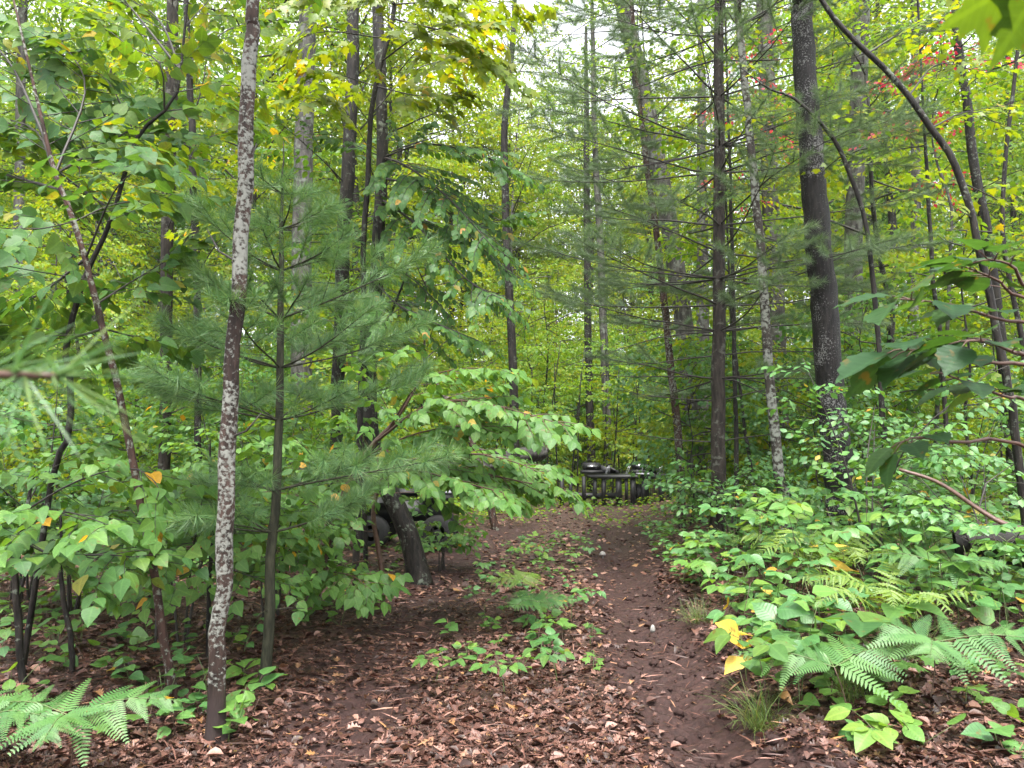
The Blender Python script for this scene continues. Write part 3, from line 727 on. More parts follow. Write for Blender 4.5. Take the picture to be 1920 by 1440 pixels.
# -- understory trees with trunks at left and centre
def understory(name, label, d, px, w, mat, branches, leafmat, tm, ext=1.5, cat='tree', group=None, leaf=.09, lsp=.06, maxn=220, flare=1.0, sides=8, seg=26, droop=.25, twmat=None, auto=None, tmf=None, tw_len=.42, tw_sp=.16, dd=None, minpx=10, jit=.22, rough=.06, seg_extra=None):
    root, base, P, Rr = trunk(name, label, d, px, w, mat, cat, group, ext, sides, rough, seg, flare=flare, dd=dd)
    wd = []; cl = Cloud()
    for py, ends in branches:
        p0 = sample(P, t_at(P, py))
        axis = [p0] + [A(at(*e)) for e in ends]
        L = float(np.linalg.norm(axis[-1] - axis[0]))
        grow_branch(cl, wd, None, None, L, max(.004, .007 * L), leaf=leaf, lsp=lsp, droop=droop, axis=axis, tw_len=tw_len, tw_sp=tw_sp, jit=jit)
    if auto:
        n, t0, t1, L0, L1, el = auto
        for i in range(n):
            t = t0 + (t1 - t0) * (i + rs.rand()) / n
            f = (t - t0) / max(t1 - t0, .01)
            L = L0 + (L1 - L0) * f
            grow_branch(cl, wd, sample(P, t), dirv(i * 137.5 + rs.randn() * 20, el + rs.randn() * 10), L * (.75 + .5 * rs.rand()), .006 * L + .002, leaf=leaf, lsp=lsp, droop=droop, tw_len=tw_len, tw_sp=tw_sp, jit=jit)
    add_wood(root, base, split_wood(wd), twmat or M['twig'])
    leaf_objects(root, base, cl, tm, leafmat, maxn, minpx, tm_far=tmf)
    return root, base, P

# leaning pair of stems, far left: large rounded leaves above and at mid height
understory('leaning_sapling', 'leaning red brown sapling with large leaves at the far left', 4.9,
    [(330, 1318), (300, 1150), (268, 980), (238, 800), (200, 640), (165, 500), (130, 390), (92, 280)], [17, 16, 15, 14, 13, 12, 11, 8], M['bark_red'],
    [(300, [(60, 240, 5.2), (-60, 210, 5.6)]), (330, [(200, 270, 5.4), (330, 190, 5.9)]), (400, [(230, 380, 5.2), (400, 370, 5.6)]), (430, [(60, 430, 4.5), (-80, 420, 4.2)]),
     (500, [(60, 560, 5.3), (-60, 600, 5.7)]), (560, [(260, 520, 5.4), (380, 450, 5.8)]), (470, [(220, 350, 4.6), (300, 300, 4.2)]), (350, [(20, 330, 5.4), (-90, 300, 5.6)]), (520, [(20, 500, 4.6), (-60, 480, 4.4)]), (620, [(120, 640, 5.6), (20, 680, 5.9)]), (640, [(300, 640, 5.6), (380, 620, 5.9)]), (320, [(160, 160, 5.3), (100, 60, 5.6)]), (290, [(20, 120, 5.4), (-60, 40, 5.6)])], M['leaf_big'], T_HEART + T_BROAD, leaf=.12, lsp=.06, ext=1.2, tw_len=.36, tw_sp=.13, maxn=280, droop=.35)
understory('forked_sapling', 'dark crooked sapling with forked crown at the far left edge', 5.4,
    [(98, 900), (128, 820), (131, 700), (122, 660), (140, 580), (166, 500), (205, 420), (240, 300), (270, 240), (330, 180), (345, 60)], [11, 12, 12, 12, 11, 10, 9, 8, 7, 6, 5], M['bark_dark'],
    [(250, [(200, 150, 5.4), (150, 130, 5.6)]), (200, [(300, 120, 5.2), (240, 85, 5.3), (160, 20, 5.5)]), (330, [(260, 270, 5.2), (340, 330, 5.0)]), (180, [(420, 160, 5.6), (500, 170, 5.9)]),
     (420, [(120, 330, 5.8), (30, 250, 6.2)]), (100, [(250, 20, 5.8), (180, -60, 6)]), (120, [(420, 60, 6), (480, 40, 6.2)]), (150, [(300, 40, 6), (230, -20, 6.2)]), (280, [(380, 260, 6), (450, 240, 6.3)]), (220, [(420, 200, 5.4), (480, 230, 5.3)]), (60, [(400, -20, 5.8), (330, -60, 5.6)])], M['leaf_bass'], T_BROAD + T_HEART, leaf=.105, lsp=.055, tw_len=.34, maxn=260)
understory('thin_dark_sapling', 'thin dark sapling rising from the leaf litter by the left fern', 5.3, [(137, 1290), (132, 1200), (118, 1110), (115, 1035)], [10, 10, 9, 7], M['bark_dark'],
    [(1050, [(200, 1000, 5.1), (330, 930, 5.0)]), (1060, [(40, 1010, 5.3), (-60, 980, 5.4)]), (1045, [(190, 1040, 4.6), (260, 1045, 4.4)])], M['leaf_big'], T_BROAD, leaf=.115, lsp=.08, ext=.25, maxn=200)
understory('low_leafy_sapling', 'low sapling spreading broad pale green leaves beneath the pine', 5.0, [(45, 1265), (33, 1140), (30, 1050), (50, 960)], [14, 13, 11, 8], M['bark_dark'],
    [(960, [(150, 900, 4.9), (260, 880, 4.8), (330, 960, 4.7)]), (980, [(120, 960, 4.6), (220, 990, 4.3)]), (950, [(-20, 900, 4.8), (-90, 880, 4.7)]), (1010, [(150, 1060, 5.2), (300, 1070, 5.4)]), (940, [(100, 870, 5.4), (200, 830, 5.7)])],
    M['leaf_beech'], T_BROAD + T_HEART, leaf=.105, lsp=.055, ext=.3, maxn=280, droop=.3)
understory('slender_sapling', 'slender sapling hung with broad leaves behind the lichen spotted tree', 5.9, [(390, 1230), (392, 1100), (398, 1000), (395, 900)], [9, 8, 7, 6], M['bark_dark'],
    [(1000, [(300, 1000, 5.8), (230, 1040, 5.6)]), (980, [(480, 980, 5.9), (600, 1010, 6.1)]), (940, [(330, 900, 6.2), (260, 870, 6.4)]), (1060, [(470, 1080, 5.6), (560, 1100, 5.5)]), (1050, [(340, 1080, 5.4), (280, 1120, 5.2)])],
    M['leaf_beech'], T_BROAD, leaf=.105, lsp=.07, ext=.3, maxn=260)

# S shaped tree, its companions
rootS, baseS, PS = understory('curved_trunk_tree', 'tree with leaning swollen foot and curving trunk left of the trail', 9.6,
    [(788, 1082), (768, 1010), (745, 950), (712, 880), (695, 800), (694, 690), (703, 560), (712, 420), (716, 280), (714, 120), (706, -10)], [40, 38, 36, 33, 29, 26, 26, 24, 22, 22, 22], M['bark_dark'],
    [(300, [(760, 310, 9.2), (840, 370, 8.6), (930, 470, 8.1)]), (350, [(790, 350, 9.4), (860, 420, 9.0), (960, 520, 8.6)]), (390, [(780, 420, 9.0), (870, 520, 8.5), (940, 560, 8.1)]),
     (300, [(800, 270, 9.0), (900, 290, 8.6), (990, 330, 8.3)]), (290, [(640, 260, 9.2), (600, 250, 9)]), (420, [(640, 440, 9.2), (600, 420, 9)]), (480, [(770, 520, 9.2), (850, 600, 8.8)]), (450, [(820, 440, 9.4), (900, 420, 9.3), (1000, 400, 9.2)]),
     (520, [(760, 580, 8.6), (900, 640, 8.1)])],
    M['leaf_dark'], T_OVATE, leaf=.108, lsp=.045, maxn=300, flare=1.28, sides=12, seg=40, droop=.5, ext=5, tw_len=.36, tw_sp=.17)
rootM, baseM, PM = understory('upright_dark_tree', 'dark upright slim tree standing behind the young pine', 10.2,
    [(622, 1060), (624, 950), (630, 800), (636, 650), (642, 500), (652, 300), (660, 120), (662, -20)], [20, 22, 24, 26, 27, 26, 24, 24], M['bark_dark'], [], M['leaf_dark'], T_OVATE, ext=5, leaf=.11, auto=(14, .30, .62, 1.3, 1.4, 15), maxn=60, droop=.4, flare=1.2)
understory('yellow_green_maple', 'slim maple with bright yellow green lobed leaves behind the curved trunk', 9.0, [(668, 1085), (672, 900), (680, 640), (684, 430), (700, 200), (735, 40), (745, -60)], [14, 12, 11, 11, 10, 9, 8], M['bark_dark'],
    [(30, [(860, 70, 8.6), (960, 150, 8.3)]), (110, [(800, 60, 8.3), (930, 40, 7.9)]), (60, [(600, 60, 8.6), (520, 100, 8.4)]), (180, [(790, 180, 8.6), (880, 170, 8.2)]), (10, [(760, -20, 8.0), (870, -10, 7.6)]),
     (230, [(780, 130, 9.4), (900, 100, 9.6)]), (150, [(620, 140, 9.2), (540, 170, 9.3)]), (0, [(640, -30, 8), (560, 0, 7.6)]), (20, [(900, 0, 9), (1000, 30, 9)]), (260, [(640, 200, 8.8), (560, 180, 8.4)])],
    M['leaf_maple'], T_MAPLE, leaf=.165, lsp=.06, maxn=300, droop=.3, tw_sp=.19, tw_len=.36)
understory('thin_twin_sapling', 'thin dark sapling close beside the curved trunk', 9.9, [(687, 1080), (684, 990), (680, 900), (690, 760), (715, 640), (760, 520)], [9, 9, 8, 7, 6, 4], M['bark_dark'], [], M['leaf_dark'], T_OVATE, auto=(9, .45, 1, .9, .5, 15), ext=.4, maxn=100)

# spreading shrub with pale oval leaves in front of the machine
understory('spreading_oval_leaf_shrub', 'spreading shrub of pale green oval leaves leaning over the trail', 7.6, [(590, 1190), (600, 1090), (630, 970), (680, 860), (740, 790)], [13, 13, 12, 11, 8], M['twig_red'],
    [(800, [(790, 715, 7.3), (880, 690, 7.0), (960, 700, 6.8)]), (830, [(800, 760, 7.1), (900, 755, 6.8), (1070, 800, 6.3)]), (860, [(760, 820, 7.2), (850, 800, 7.0), (980, 800, 6.9)]), (870, [(820, 870, 7.4), (940, 895, 7.2), (1080, 925, 6.9)]),
     (900, [(760, 880, 7.0), (870, 905, 6.6), (950, 925, 6.4)]), (960, [(560, 930, 7.2), (480, 920, 7.0)]), (1010, [(540, 1040, 7.0), (470, 1060, 6.8)]),
     (790, [(700, 700, 7.4), (760, 650, 7.2)]), (1060, [(660, 1080, 6.8), (700, 1110, 6.6)]), (880, [(860, 850, 7.8), (960, 865, 7.6), (1020, 890, 7.4)])],
    M['leaf_beech'], T_OVATE + T_BROAD, leaf=.115, lsp=.047, maxn=300, cat='shrub', droop=.45, ext=.5, tw_len=.26, tw_sp=.12, twmat=M['twig_red'])
understory('drooping_oval_leaf_shrub', 'leafy shrub with drooping oval leaves under the curved trunk', 7.9, [(720, 1150), (715, 1060), (700, 960), (720, 880)], [10, 10, 9, 7], M['twig_red'],
    [(1000, [(640, 990, 7.6), (560, 1000, 7.4)]), (940, [(640, 900, 7.5), (570, 880, 7.3)]), (900, [(800, 860, 7.3), (880, 880, 7.0)]), (1040, [(640, 1060, 7.3), (580, 1090, 7.1)]), (890, [(680, 820, 7.4), (640, 780, 7.2)]), (905, [(790, 890, 7.8), (870, 915, 7.7)]), (925, [(800, 925, 7.9), (860, 950, 7.8)]), (930, [(690, 935, 7.6), (650, 960, 7.5)])],
    M['leaf_beech'], T_OVATE + T_BROAD, leaf=.115, lsp=.06, maxn=260, cat='shrub', droop=.6, ext=.3, tw_len=.3, twmat=M['twig_red'])

# upright trunks further left
understory('grey_stem_tree', 'grey brown upright tree behind the leaning saplings', 11.5, [(306, 1010), (308, 800), (312, 520), (318, 300), (322, 120), (324, -20)], [22, 22, 23, 24, 24, 22], M['bark_pine'], [], M['leaf_maple'], T_OVATE, ext=5, auto=(12, .4, .95, 1.6, 1.2, 20), leaf=.11, maxn=60)
understory('dark_stem_tree', 'dark slender tree left of the lichen spotted trunk with a forked top', 10.4, [(372, 1030), (371, 800), (370, 560), (362, 310), (356, 150), (350, -10)], [13, 13, 14, 15, 13, 11], M['bark_dark'],
    [(215, [(385, 130, 10.4), (388, 0, 10.4)])], M['leaf_maple'], T_MAPLE, ext=3, auto=(12, .4, .95, 1.5, 1.0, 20), leaf=.12, maxn=80, lsp=.08)
understory('bent_sapling', 'thin stem leaning out over the fallen log', 15.5, [(905, 885), (880, 820), (850, 760), (832, 740)], [14, 13, 11, 8], M['bark_red'], [], M['leaf_beech'], T_OVATE, auto=(6, .5, 1, .9, .6, 15), ext=.5, maxn=40)

# -- pine with whorled limbs, centre right
def pine_tree(name, label, d, px, w, whorls, mat, ext=4, need=.12, dens=200, need_mat=None, top=None, seg=34, tuft=.45, tw_sp=.17, tm=None, dead=()):
    root, base, P, Rr = trunk(name, label, d, px, w, mat, 'pine tree', None, ext, 12, .05, seg, flare=1.2)
    wd = []; cl = Cloud()
    for py, L, n, az0 in whorls:
        p0 = sample(P, t_at(P, py) if isinstance(py, (int, float)) and py > -900 else 1.0)
        for k in range(n):
            az = az0 + k * 360 / n + rs.randn() * 10
            grow_pine(cl, wd, p0, dirv(az, 2 + rs.randn() * 7), L * (.75 + .4 * rs.rand()), .016, curve=.06, need=need, dens=dens, bare=.35, tw_sp=tw_sp, tuft=tuft, tw_len=.4, tw_min=.2)
    for z, L, n in (top or ()):
        p0 = sample(P, z)
        for k in range(n): grow_pine(cl, wd, p0, dirv(k * 360 / n + rs.rand() * 60, 12), L * (.8 + .4 * rs.rand()), .016, curve=.08, need=need, dens=dens, bare=.3, tw_sp=tw_sp, tuft=tuft, tw_min=.2)
    for py, az, L in dead:
        p0 = sample(P, t_at(P, py)); q = [p0]; v = dirv(az, 4)
        for i in range(5): v = nrm(v + .09 * rs.randn(3) + np.array([0, 0, -.03])); q.append(q[-1] + v * L / 5)
        q = np.array(q); wd.append((q, np.linspace(.011, .003, 6)))
        for t in np.linspace(.3, .95, 6):
            s = sample(q, t); u = nrm(v * .6 + .7 * rs.randn(3) * np.array([1, 1, .3])); wd.append((np.array([s, s + u * .14, s + u * .3 + np.array([0, 0, -.02])]), np.array([.004, .003, .0018])))
    add_wood(root, base, split_wood(wd, .008), M['twig'])
    o = link('foliage', cloud_mesh('foliage', cl.get(), tm or T_NEEDLE1, need_mat or M['needle_far'], base), root); o['kind'] = 'stuff'
pine_tree('whorled_pine', 'straight grey brown pine with rings of dark limbs right of the trail', 11.0,
    [(1346, 1000), (1347, 850), (1348, 660), (1349, 430), (1349, 200), (1348, -20)], [28, 27, 25, 22, 20, 18],
    [(690, 1.9, 4, 60), (640, 2.6, 5, 35), (585, 3.0, 5, 80), (540, 2.8, 5, 110), (465, 2.6, 4, 0), (300, 2.6, 5, 100), (125, 2.5, 5, 20), (500, 3.3, 5, 20), (430, 3.3, 6, 40), (340, 3.2, 6, 70), (255, 3.1, 6, 15), (170, 3.0, 6, 50), (85, 2.9, 6, 85), (10, 2.8, 6, 30)], M['bark_pine'],
    top=[(.86, 2.1, 5), (.92, 1.6, 5), (.97, 1.0, 5)], ext=5, dens=820,
    dead=[(660, -85, 2.2), (660, 85, 2.4), (690, -100, 1.9), (695, 75, 2.0), (745, -75, 1.5), (755, 95, 1.3), (640, 60, 2.2), (830, -80, 1.5), (830, 88, 1.2), (600, -95, 2.4), (720, 110, 1.2), (905, -85, 1.0)])
pine_tree('leaning_grey_pine', 'tall leaning grey pine rising behind the trail bend', 16.5,
    [(1305, 860), (1285, 640), (1258, 440), (1232, 300), (1208, 180), (1180, 60), (1160, -30)], [36, 35, 34, 34, 34, 32, 30],
    [(330, 2.6, 4, 40), (240, 3.0, 5, 100), (150, 3.2, 6, 70), (60, 3.2, 6, 20), (0, 3.0, 6, 60)], M['bark_grey'], top=[(.85, 3, 6), (.92, 2.4, 6), (.97, 1.6, 6)], ext=5, dens=420, need=.14, tuft=.5, tw_sp=.22)
understory('thin_red_tree', 'thin reddish tree in front of the leaning grey pine', 13.5, [(1279, 975), (1274, 860), (1266, 750), (1250, 600), (1228, 420), (1210, 280), (1195, 150), (1185, 0)], [15, 15, 15, 14, 12, 11, 9, 8], M['bark_red'], [], M['far_green'], T_OVATE, ext=3, auto=(8, .7, 1, 1.5, 1.2, 20), leaf=.1, maxn=0)

understory('pale_lichen_tree', 'thin tree covered in pale green lichen right of the whorled pine', 9.8, [(1468, 930), (1458, 860), (1448, 760), (1436, 600), (1424, 430), (1413, 330), (1400, 180), (1386, 40), (1380, -30)], [22, 20, 19, 18, 17, 16, 15, 14, 13], M['bark_lichen2'],
    [], M['leaf_dark'], T_OVATE, ext=4, auto=(8, .86, 1, 1.3, 1.0, 25), maxn=10, flare=1.2, sides=10, seg=36)
understory('black_cherry_tree', 'thick black barked tree with flaky lichen specks at the right', 9.2, [(1578, 950), (1572, 870), (1556, 700), (1540, 520), (1527, 360), (1514, 190), (1505, 20), (1502, -40)], [54, 52, 50, 48, 46, 42, 39, 38], M['bark_black'],
    [], M['leaf_dark'], T_OVATE, ext=6, auto=(7, .88, 1, 2.2, 1.5, 25), maxn=0, flare=1.15, sides=18, seg=52, rough=.10)
understory('arching_tree', 'slim dark tree arching over from the right bank to the upper frame', 7.2, [(1905, 800), (1890, 730), (1868, 620), (1846, 510), (1822, 410), (1790, 310), (1745, 240), (1680, 150), (1600, 75), (1535, -10)], [15, 15, 14, 14, 13, 13, 12, 11, 10, 9], M['bark_dark'],
    [(330, [(1880, 380, 7.4), (1960, 430, 7.5)]), (240, [(1820, 210, 7.6), (1900, 250, 7.9)]), (170, [(1760, 120, 7.6), (1850, 140, 8)]), (100, [(1700, 60, 7.4), (1800, 60, 7.7)]), (420, [(1780, 380, 7.0), (1740, 330, 6.9)]), (520, [(1900, 480, 7.3), (1930, 430, 7.4)])], M['leaf_maple'], T_MAPLE, leaf=.10, lsp=.10, ext=1.5, maxn=200, sides=9, seg=34)
understory('arched_thin_sapling', 'thin arched sapling bending left behind the black barked tree', 8.6, [(1662, 900), (1655, 780), (1648, 660), (1638, 540), (1622, 420), (1592, 320), (1552, 245), (1490, 185), (1440, 165)], [11, 11, 10, 10, 9, 9, 8, 6, 4], M['bark_dark'],
    [], M['leaf_maple'], T_MAPLE, ext=.4, auto=(5, .55, 1, .8, .5, 10), leaf=.09, lsp=.12, maxn=80)
for nm_, lb, d, px, w, mt in (
    ('grey_tree', 'thick hazy grey trunk behind the black barked tree', 17.0, [(1602, 900), (1600, 600), (1602, 420), (1610, 180), (1615, -20)], [36, 34, 34, 33, 32], 'bark_grey'),
    ('brown_tree', 'thick brown trunk hidden behind the pale lichen tree', 16.0, [(1462, 870), (1458, 700), (1450, 500), (1442, 300), (1436, 120), (1430, -20)], [38, 36, 34, 33, 32, 31], 'bark_grey'),
    ('mottled_tree', 'mottled dark tree with a crooked top at the right', 13.0, [(1890, 780), (1872, 600), (1850, 440), (1828, 330), (1815, 220), (1800, 110), (1790, -10)], [20, 20, 19, 18, 17, 16, 15], 'bark_dark'),
    ('straight_grey_tree', 'straight grey tree far beyond the arched sapling', 21.0, [(1705, 850), (1712, 600), (1716, 420), (1716, 230), (1716, 0)], [20, 19, 18, 17, 16], 'bark_grey'),
    ('bare_pole_tree', 'bare thin dark pole tree between the arching trees', 11.0, [(1778, 850), (1765, 660), (1748, 500), (1738, 320), (1730, 180)], [9, 8, 8, 7, 5], 'bark_dark'),
    ('thin_pole_tree', 'thin dark pole tree just right of the whorled pine', 12.0, [(1383, 980), (1380, 800), (1376, 600), (1371, 400), (1366, 250)], [9, 9, 8, 7, 5], 'bark_dark'),
    ('slanting_pole_tree', 'thin slanting pole tree behind the whorled pine trunk', 12.6, [(1418, 960), (1404, 850), (1388, 740), (1372, 600), (1366, 480)], [7, 7, 6, 6, 4], 'bark_dark'),
    ('stout_tree', 'thick trunk glimpsed high above the young pine', 17.5, [(566, 900), (566, 650), (568, 400), (572, 200), (578, 0)], [42, 40, 38, 36, 34], 'bark_grey'),
    ('forked_tree', 'straight dark tree with forked limbs beyond the trail bend', 19.0, [(966, 820), (960, 640), (952, 480), (948, 340), (946, 230), (958, 120), (965, 0)], [17, 16, 15, 14, 13, 11, 9], 'bark_dark'),
    ('broken_tree', 'thin grey tree with a broken look left of the leaning pine', 26.5, [(1140, 860), (1132, 640), (1126, 480), (1120, 370), (1115, 250), (1112, 100)], [16, 15, 14, 13, 11, 9], 'bark_grey'),
    ('leaning_pole_tree', 'thin leaning pole tree at the far right edge', 9.5, [(1925, 700), (1900, 560), (1880, 440), (1885, 300), (1902, 150), (1912, 0)], [10, 9, 8, 8, 7, 6], 'bark_dark'),
    ('pale_tree', 'pale far trunk glimpsed at the upper left', 22.0, [(30, 860), (34, 600), (38, 300), (44, 0)], [22, 20, 18, 16], 'bark_grey'),
    ('dark_tree', 'dark trunk showing under the boughs left of the thin reddish tree', 27.0, [(1108, 845), (1106, 780), (1102, 600), (1100, 300)], [16, 15, 14, 12], 'bark_dark'),
    ('stout_brown_tree', 'stout brown trunk between the whorled pine and thin reddish tree', 20.0, [(1322, 880), (1320, 760), (1318, 560), (1316, 300)], [26, 24, 24, 20], 'bark_grey'),
    ):
    understory(nm_, lb, d, px, w, M[mt], [], M['far_green'], T_MID, ext=5, auto=(9, .75, 1, 2.0, 1.4, 20), leaf=.11, lsp=.09, maxn=0, flare=1.15)

# ================================================================== near branches reaching into view from saplings beside the camera
def side_sapling(name, label, foot, top, r, mat, cat='tree'):
    b = np.array([foot[0], foot[1], gf(*foot) - .04]); P = smooth_line(np.array([b, b * .5 + A(top) * .5 + np.array([.03, -.02, 0]), A(top)]), 14)
    base = Vector((foot[0], foot[1], gf(*foot)))
    root = thing(name, label, cat, base)
    tubes('trunk', [(P, np.linspace(r, r * .4, 14))], mat, root, base, 9, .05)
    return root, base, P
root, base, P = side_sapling('broad_leaf_sapling', 'sapling whose big pointed wet leaves reach in at the right edge', (2.15, 2.35), (2.35, 2.75, 3.4), .022, M['bark_dark'])
wd = []; cl = Cloud()
D0 = 2.3
def near_branch(t, pts, leaves):
    """a branch through the given points; leaves: (u along, side, length, droop)"""
    axis = smooth_line([sample(P, t)] + [A(at(*p)) for p in pts], 12)
    wd.append((axis, np.linspace(.008, .0022, 12)))
    for u, s, L, dr in leaves:
        p = sample(axis, u); T = tang(axis, u); nm = nrm(UP - T * T[2] + .25 * rs.randn(3)); B = np.cross(nm, T)
        D = nrm(T * .75 + s * B * .75 + np.array([0, 0, -dr]) + .1 * rs.randn(3))
        q = p + D * .05 + np.array([0, 0, .006]); wd.append((np.array([p, p * .5 + q * .5 + np.array([0, 0, .004]), q]), np.array([.0022, .0018, .0016])))
        cl.add([q], [D], [nm + .2 * rs.randn(3)], [L * .95])
near_branch(.55, [(1960, 610, 2.35), (1880, 600, 2.3), (1780, 570, 2.2), (1680, 560, 2.1)], [(.98, .1, .19, .1), (.93, -.9, .16, .15), (.93, .9, .17, .1), (.75, -1, .15, .2), (.75, 1, .16, .15), (.6, -1, .14, .1), (.58, 1, .15, .2), (.85, .3, .13, .3), (.68, .2, .13, .4)])
near_branch(.5, [(1960, 690, 2.25), (1860, 680, 2.15), (1760, 660, 2.05), (1690, 655, 2.0)], [(1, 0, .19, .25), (.95, -.9, .17, .3), (.95, .9, .17, .15), (.8, -1, .16, .25), (.8, 1, .17, .1), (.65, -1, .16, .3), (.64, 1, .15, .2), (.9, .2, .15, .5), (.72, -.3, .14, .4)])
near_branch(.62, [(1940, 560, 2.4), (1870, 525, 2.35), (1810, 500, 2.3)], [(1, 0, .16, .1), (.88, .5, .13, .2), (.82, -.6, .13, .1), (.68, -1, .13, .2), (.5, 1, .13, .1), (.5, -1, .12, .1), (.95, -1, .14, .1), (.95, 1, .15, 0), (.75, -1, .14, .2), (.75, 1, .13, .1), (.6, .8, .12, .2)])
near_branch(.42, [(1950, 760, 2.5), (1890, 745, 2.4), (1820, 720, 2.3), (1770, 700, 2.25)], [(1, 0, .14, .3), (.95, -1, .13, .3), (.95, 1, .13, .2), (.88, -.4, .12, .4), (.86, .7, .12, .1), (.7, .3, .12, .3), (.55, 1, .12, .2), (.5, -1, .12, .3), (.78, -1, .13, .35), (.78, 1, .13, .3), (.62, -.8, .12, .3), (.6, .8, .13, .2)])
near_branch(.36, [(1930, 840, 2.5), (1800, 830, 2.35), (1720, 820, 2.25), (1690, 830, 2.2)], [(1, 0, .12, .5), (.92, -1, .12, .4), (.92, 1, .11, .3), (.7, -1, .11, .5), (.7, 1, .11, .3)])
near_branch(.48, [(1960, 680, 2.0), (1900, 660, 1.95), (1850, 640, 1.9), (1800, 640, 1.9)], [(1, 0, .14, .2), (.93, -1, .13, .2), (.92, 1, .13, .1), (.8, -1, .12, .3), (.8, 1, .13, .1), (.66, -1, .12, .2), (.64, 1, .12, .1), (.5, 1, .12, .1)])
near_branch(.56, [(1960, 560, 2.1), (1900, 500, 2.0), (1850, 485, 1.95)], [(1, 0, .13, 0), (.9, -1, .12, .1), (.9, 1, .13, 0), (.7, 1, .12, .1)])
add_wood(root, base, split_wood(wd), M['twig_red'])
leaf_objects(root, base, cl, T_TOOTH, M['leaf_near'], 250)

root, base, P = side_sapling('pine_sapling', 'pine sapling bough blurred close up at the left edge', (-1.05, .55), (-.98, .62, 2.3), .014, M['bark_pine'], 'pine tree')
wd = []; cl = Cloud()
p0 = sample(P, .72)
ax = smooth_line([p0, A(at(-260, 690, .66)), A(at(-60, 700, .62)), A(at(110, 705, .60))], 10)
wd.append((ax, np.linspace(.006, .0028, 10)))
for t0, n in ((.45, 22), (.62, 26), (.78, 28), (.92, 34)):
    for i in range(n):
        t = min(1, t0 + .12 * rs.rand()); T = tang(ax, t); rv = nrm(np.cross(T, rs.randn(3)))
        a = R(20 + 50 * rs.rand()); cl.add([sample(ax, t)], [np.cos(a) * T + np.sin(a) * rv], [UP + .5 * rs.randn(3)], [.075 + .03 * rs.rand()])
tubes('branch', wd, M['twig_red'], root, base, 6)
o = link('foliage', cloud_mesh('foliage', cl.get(), T_NEEDLE, M['needle'], base), root); o['kind'] = 'stuff'

root, base, P = side_sapling('overhanging_maple', 'maple sapling with one bright green leaf dangling close at the upper right corner', (1.5, .75), (1.35, .85, 2.9), .02, M['bark_dark'], 'tree')
wd = []; cl = Cloud()
ax = smooth_line([sample(P, .85), A(at(2150, -60, .85)), A(at(1960, -70, .85))], 8); wd.append((ax, np.linspace(.006, .0025, 8)))
for px, py, ln, dd_ in ((1900, -20, .105, (-.9, .1, -.32)), (1960, -30, .10, (-.3, .5, -.5)), (1990, -60, .1, (.6, .1, -.2))):
    p = A(at(px, py, .84)); wd.append((np.array([sample(ax, .95), sample(ax, .95) * .4 + p * .6 + np.array([0, 0, .01]), p]), np.array([.0016, .0014, .0012])))
    cl.add([p], [A(dd_)], [[.1, .55, .8]], [ln])
add_wood(root, base, split_wood(wd), M['twig']); leaf_objects(root, base, cl, T_MAPLE, M['leaf_bass'], 10)

# ================================================================== shrubs on the right bank
def shrub(name, label, foot, h, n, leafmat, tm, leaf=.08, lsp=.055, L=.7, maxn=200, lean=(0, 0), group=None, tmf=None, el=55, minpx=10, droop=.3):
    base = Vector((foot[0], foot[1], gf(*foot)))
    root = thing(name, label, 'shrub', base, group)
    wd = []; cl = Cloud()
    for i in range(n):
        az = i * 137.5 + rs.randn() * 20; e = el + rs.randn() * 14
        st = A(base) + np.array([.05 * rs.randn(), .05 * rs.randn(), -.03])
        hh = h * (.65 + .5 * rs.rand())
        ax = smooth_line([st, st + dirv(az, 80) * hh * .5, st + dirv(az, 80) * hh * .5 + dirv(az, e) * hh * .5 + np.array([lean[0], lean[1], 0])], 8)
        wd.append((ax, np.linspace(.008 + .003 * h, .003, 8)))
        for k in range(int(3 + h * 2)):
            t = .4 + .6 * (k + rs.rand()) / (3 + h * 2)
            grow_branch(cl, wd, sample(ax, t), dirv(az + rs.randn() * 60, 20 + rs.randn() * 12), L * (.6 + .6 * rs.rand()), .004, leaf=leaf, lsp=lsp, droop=droop)
    add_wood(root, base, split_wood(wd, .006), M['twig'])
    leaf_objects(root, base, cl, tm, leafmat, maxn, minpx, tm_far=tmf)
    return root
shrub('small_leaf_shrub', 'tall shrub of small pale leaves growing before the black barked tree', (3.35, 7.3), 2.1, 5, M['leaf_bank'], T_OVATE, leaf=.085, lsp=.06, maxn=260)
shrub('dense_bank_shrub', 'dense bush of small dull leaves at the right edge of the bank', (4.9, 8.4), 1.9, 6, M['leaf_bank'], T_OVATE, leaf=.085, lsp=.06, maxn=200)
shrub('open_bank_shrub', 'open dark twigged bush beside the fallen red brown branch', (3.9, 6.4), 1.15, 4, M['leaf_bank'], T_OVATE, leaf=.08, lsp=.07, maxn=180)
shrub('trailside_shrub', 'low leafy bush at the foot of the whorled pine', (2.9, 10.3), 1.0, 5, M['leaf_bank'], T_OVATE, leaf=.09, maxn=160)
shrub('shadowed_shrub', 'low shadowed bush behind the leaning saplings', (-3.9, 7.0), 1.4, 5, M['leaf_dark'], T_BROAD, leaf=.10, lsp=.07, maxn=200)
shrub('leafy_bush', 'leafy green bush in front of the black four wheeled vehicle', (-.95, 10.4), .75, 5, M['leaf_beech'], T_OVATE, leaf=.11, lsp=.055, L=.45, maxn=160)
shrub('leafy_bush', 'bush of broad leaves between the saplings and the young pine', (-2.55, 6.0), 1.7, 4, M['leaf_beech'], T_BROAD, leaf=.11, lsp=.06, maxn=200)
shrub('leafy_bush', 'dense green bush far behind the leaning sapling at the left', (-4.7, 7.6), 2.3, 5, M['leaf_bank'], T_BROAD, leaf=.11, lsp=.06, maxn=200)
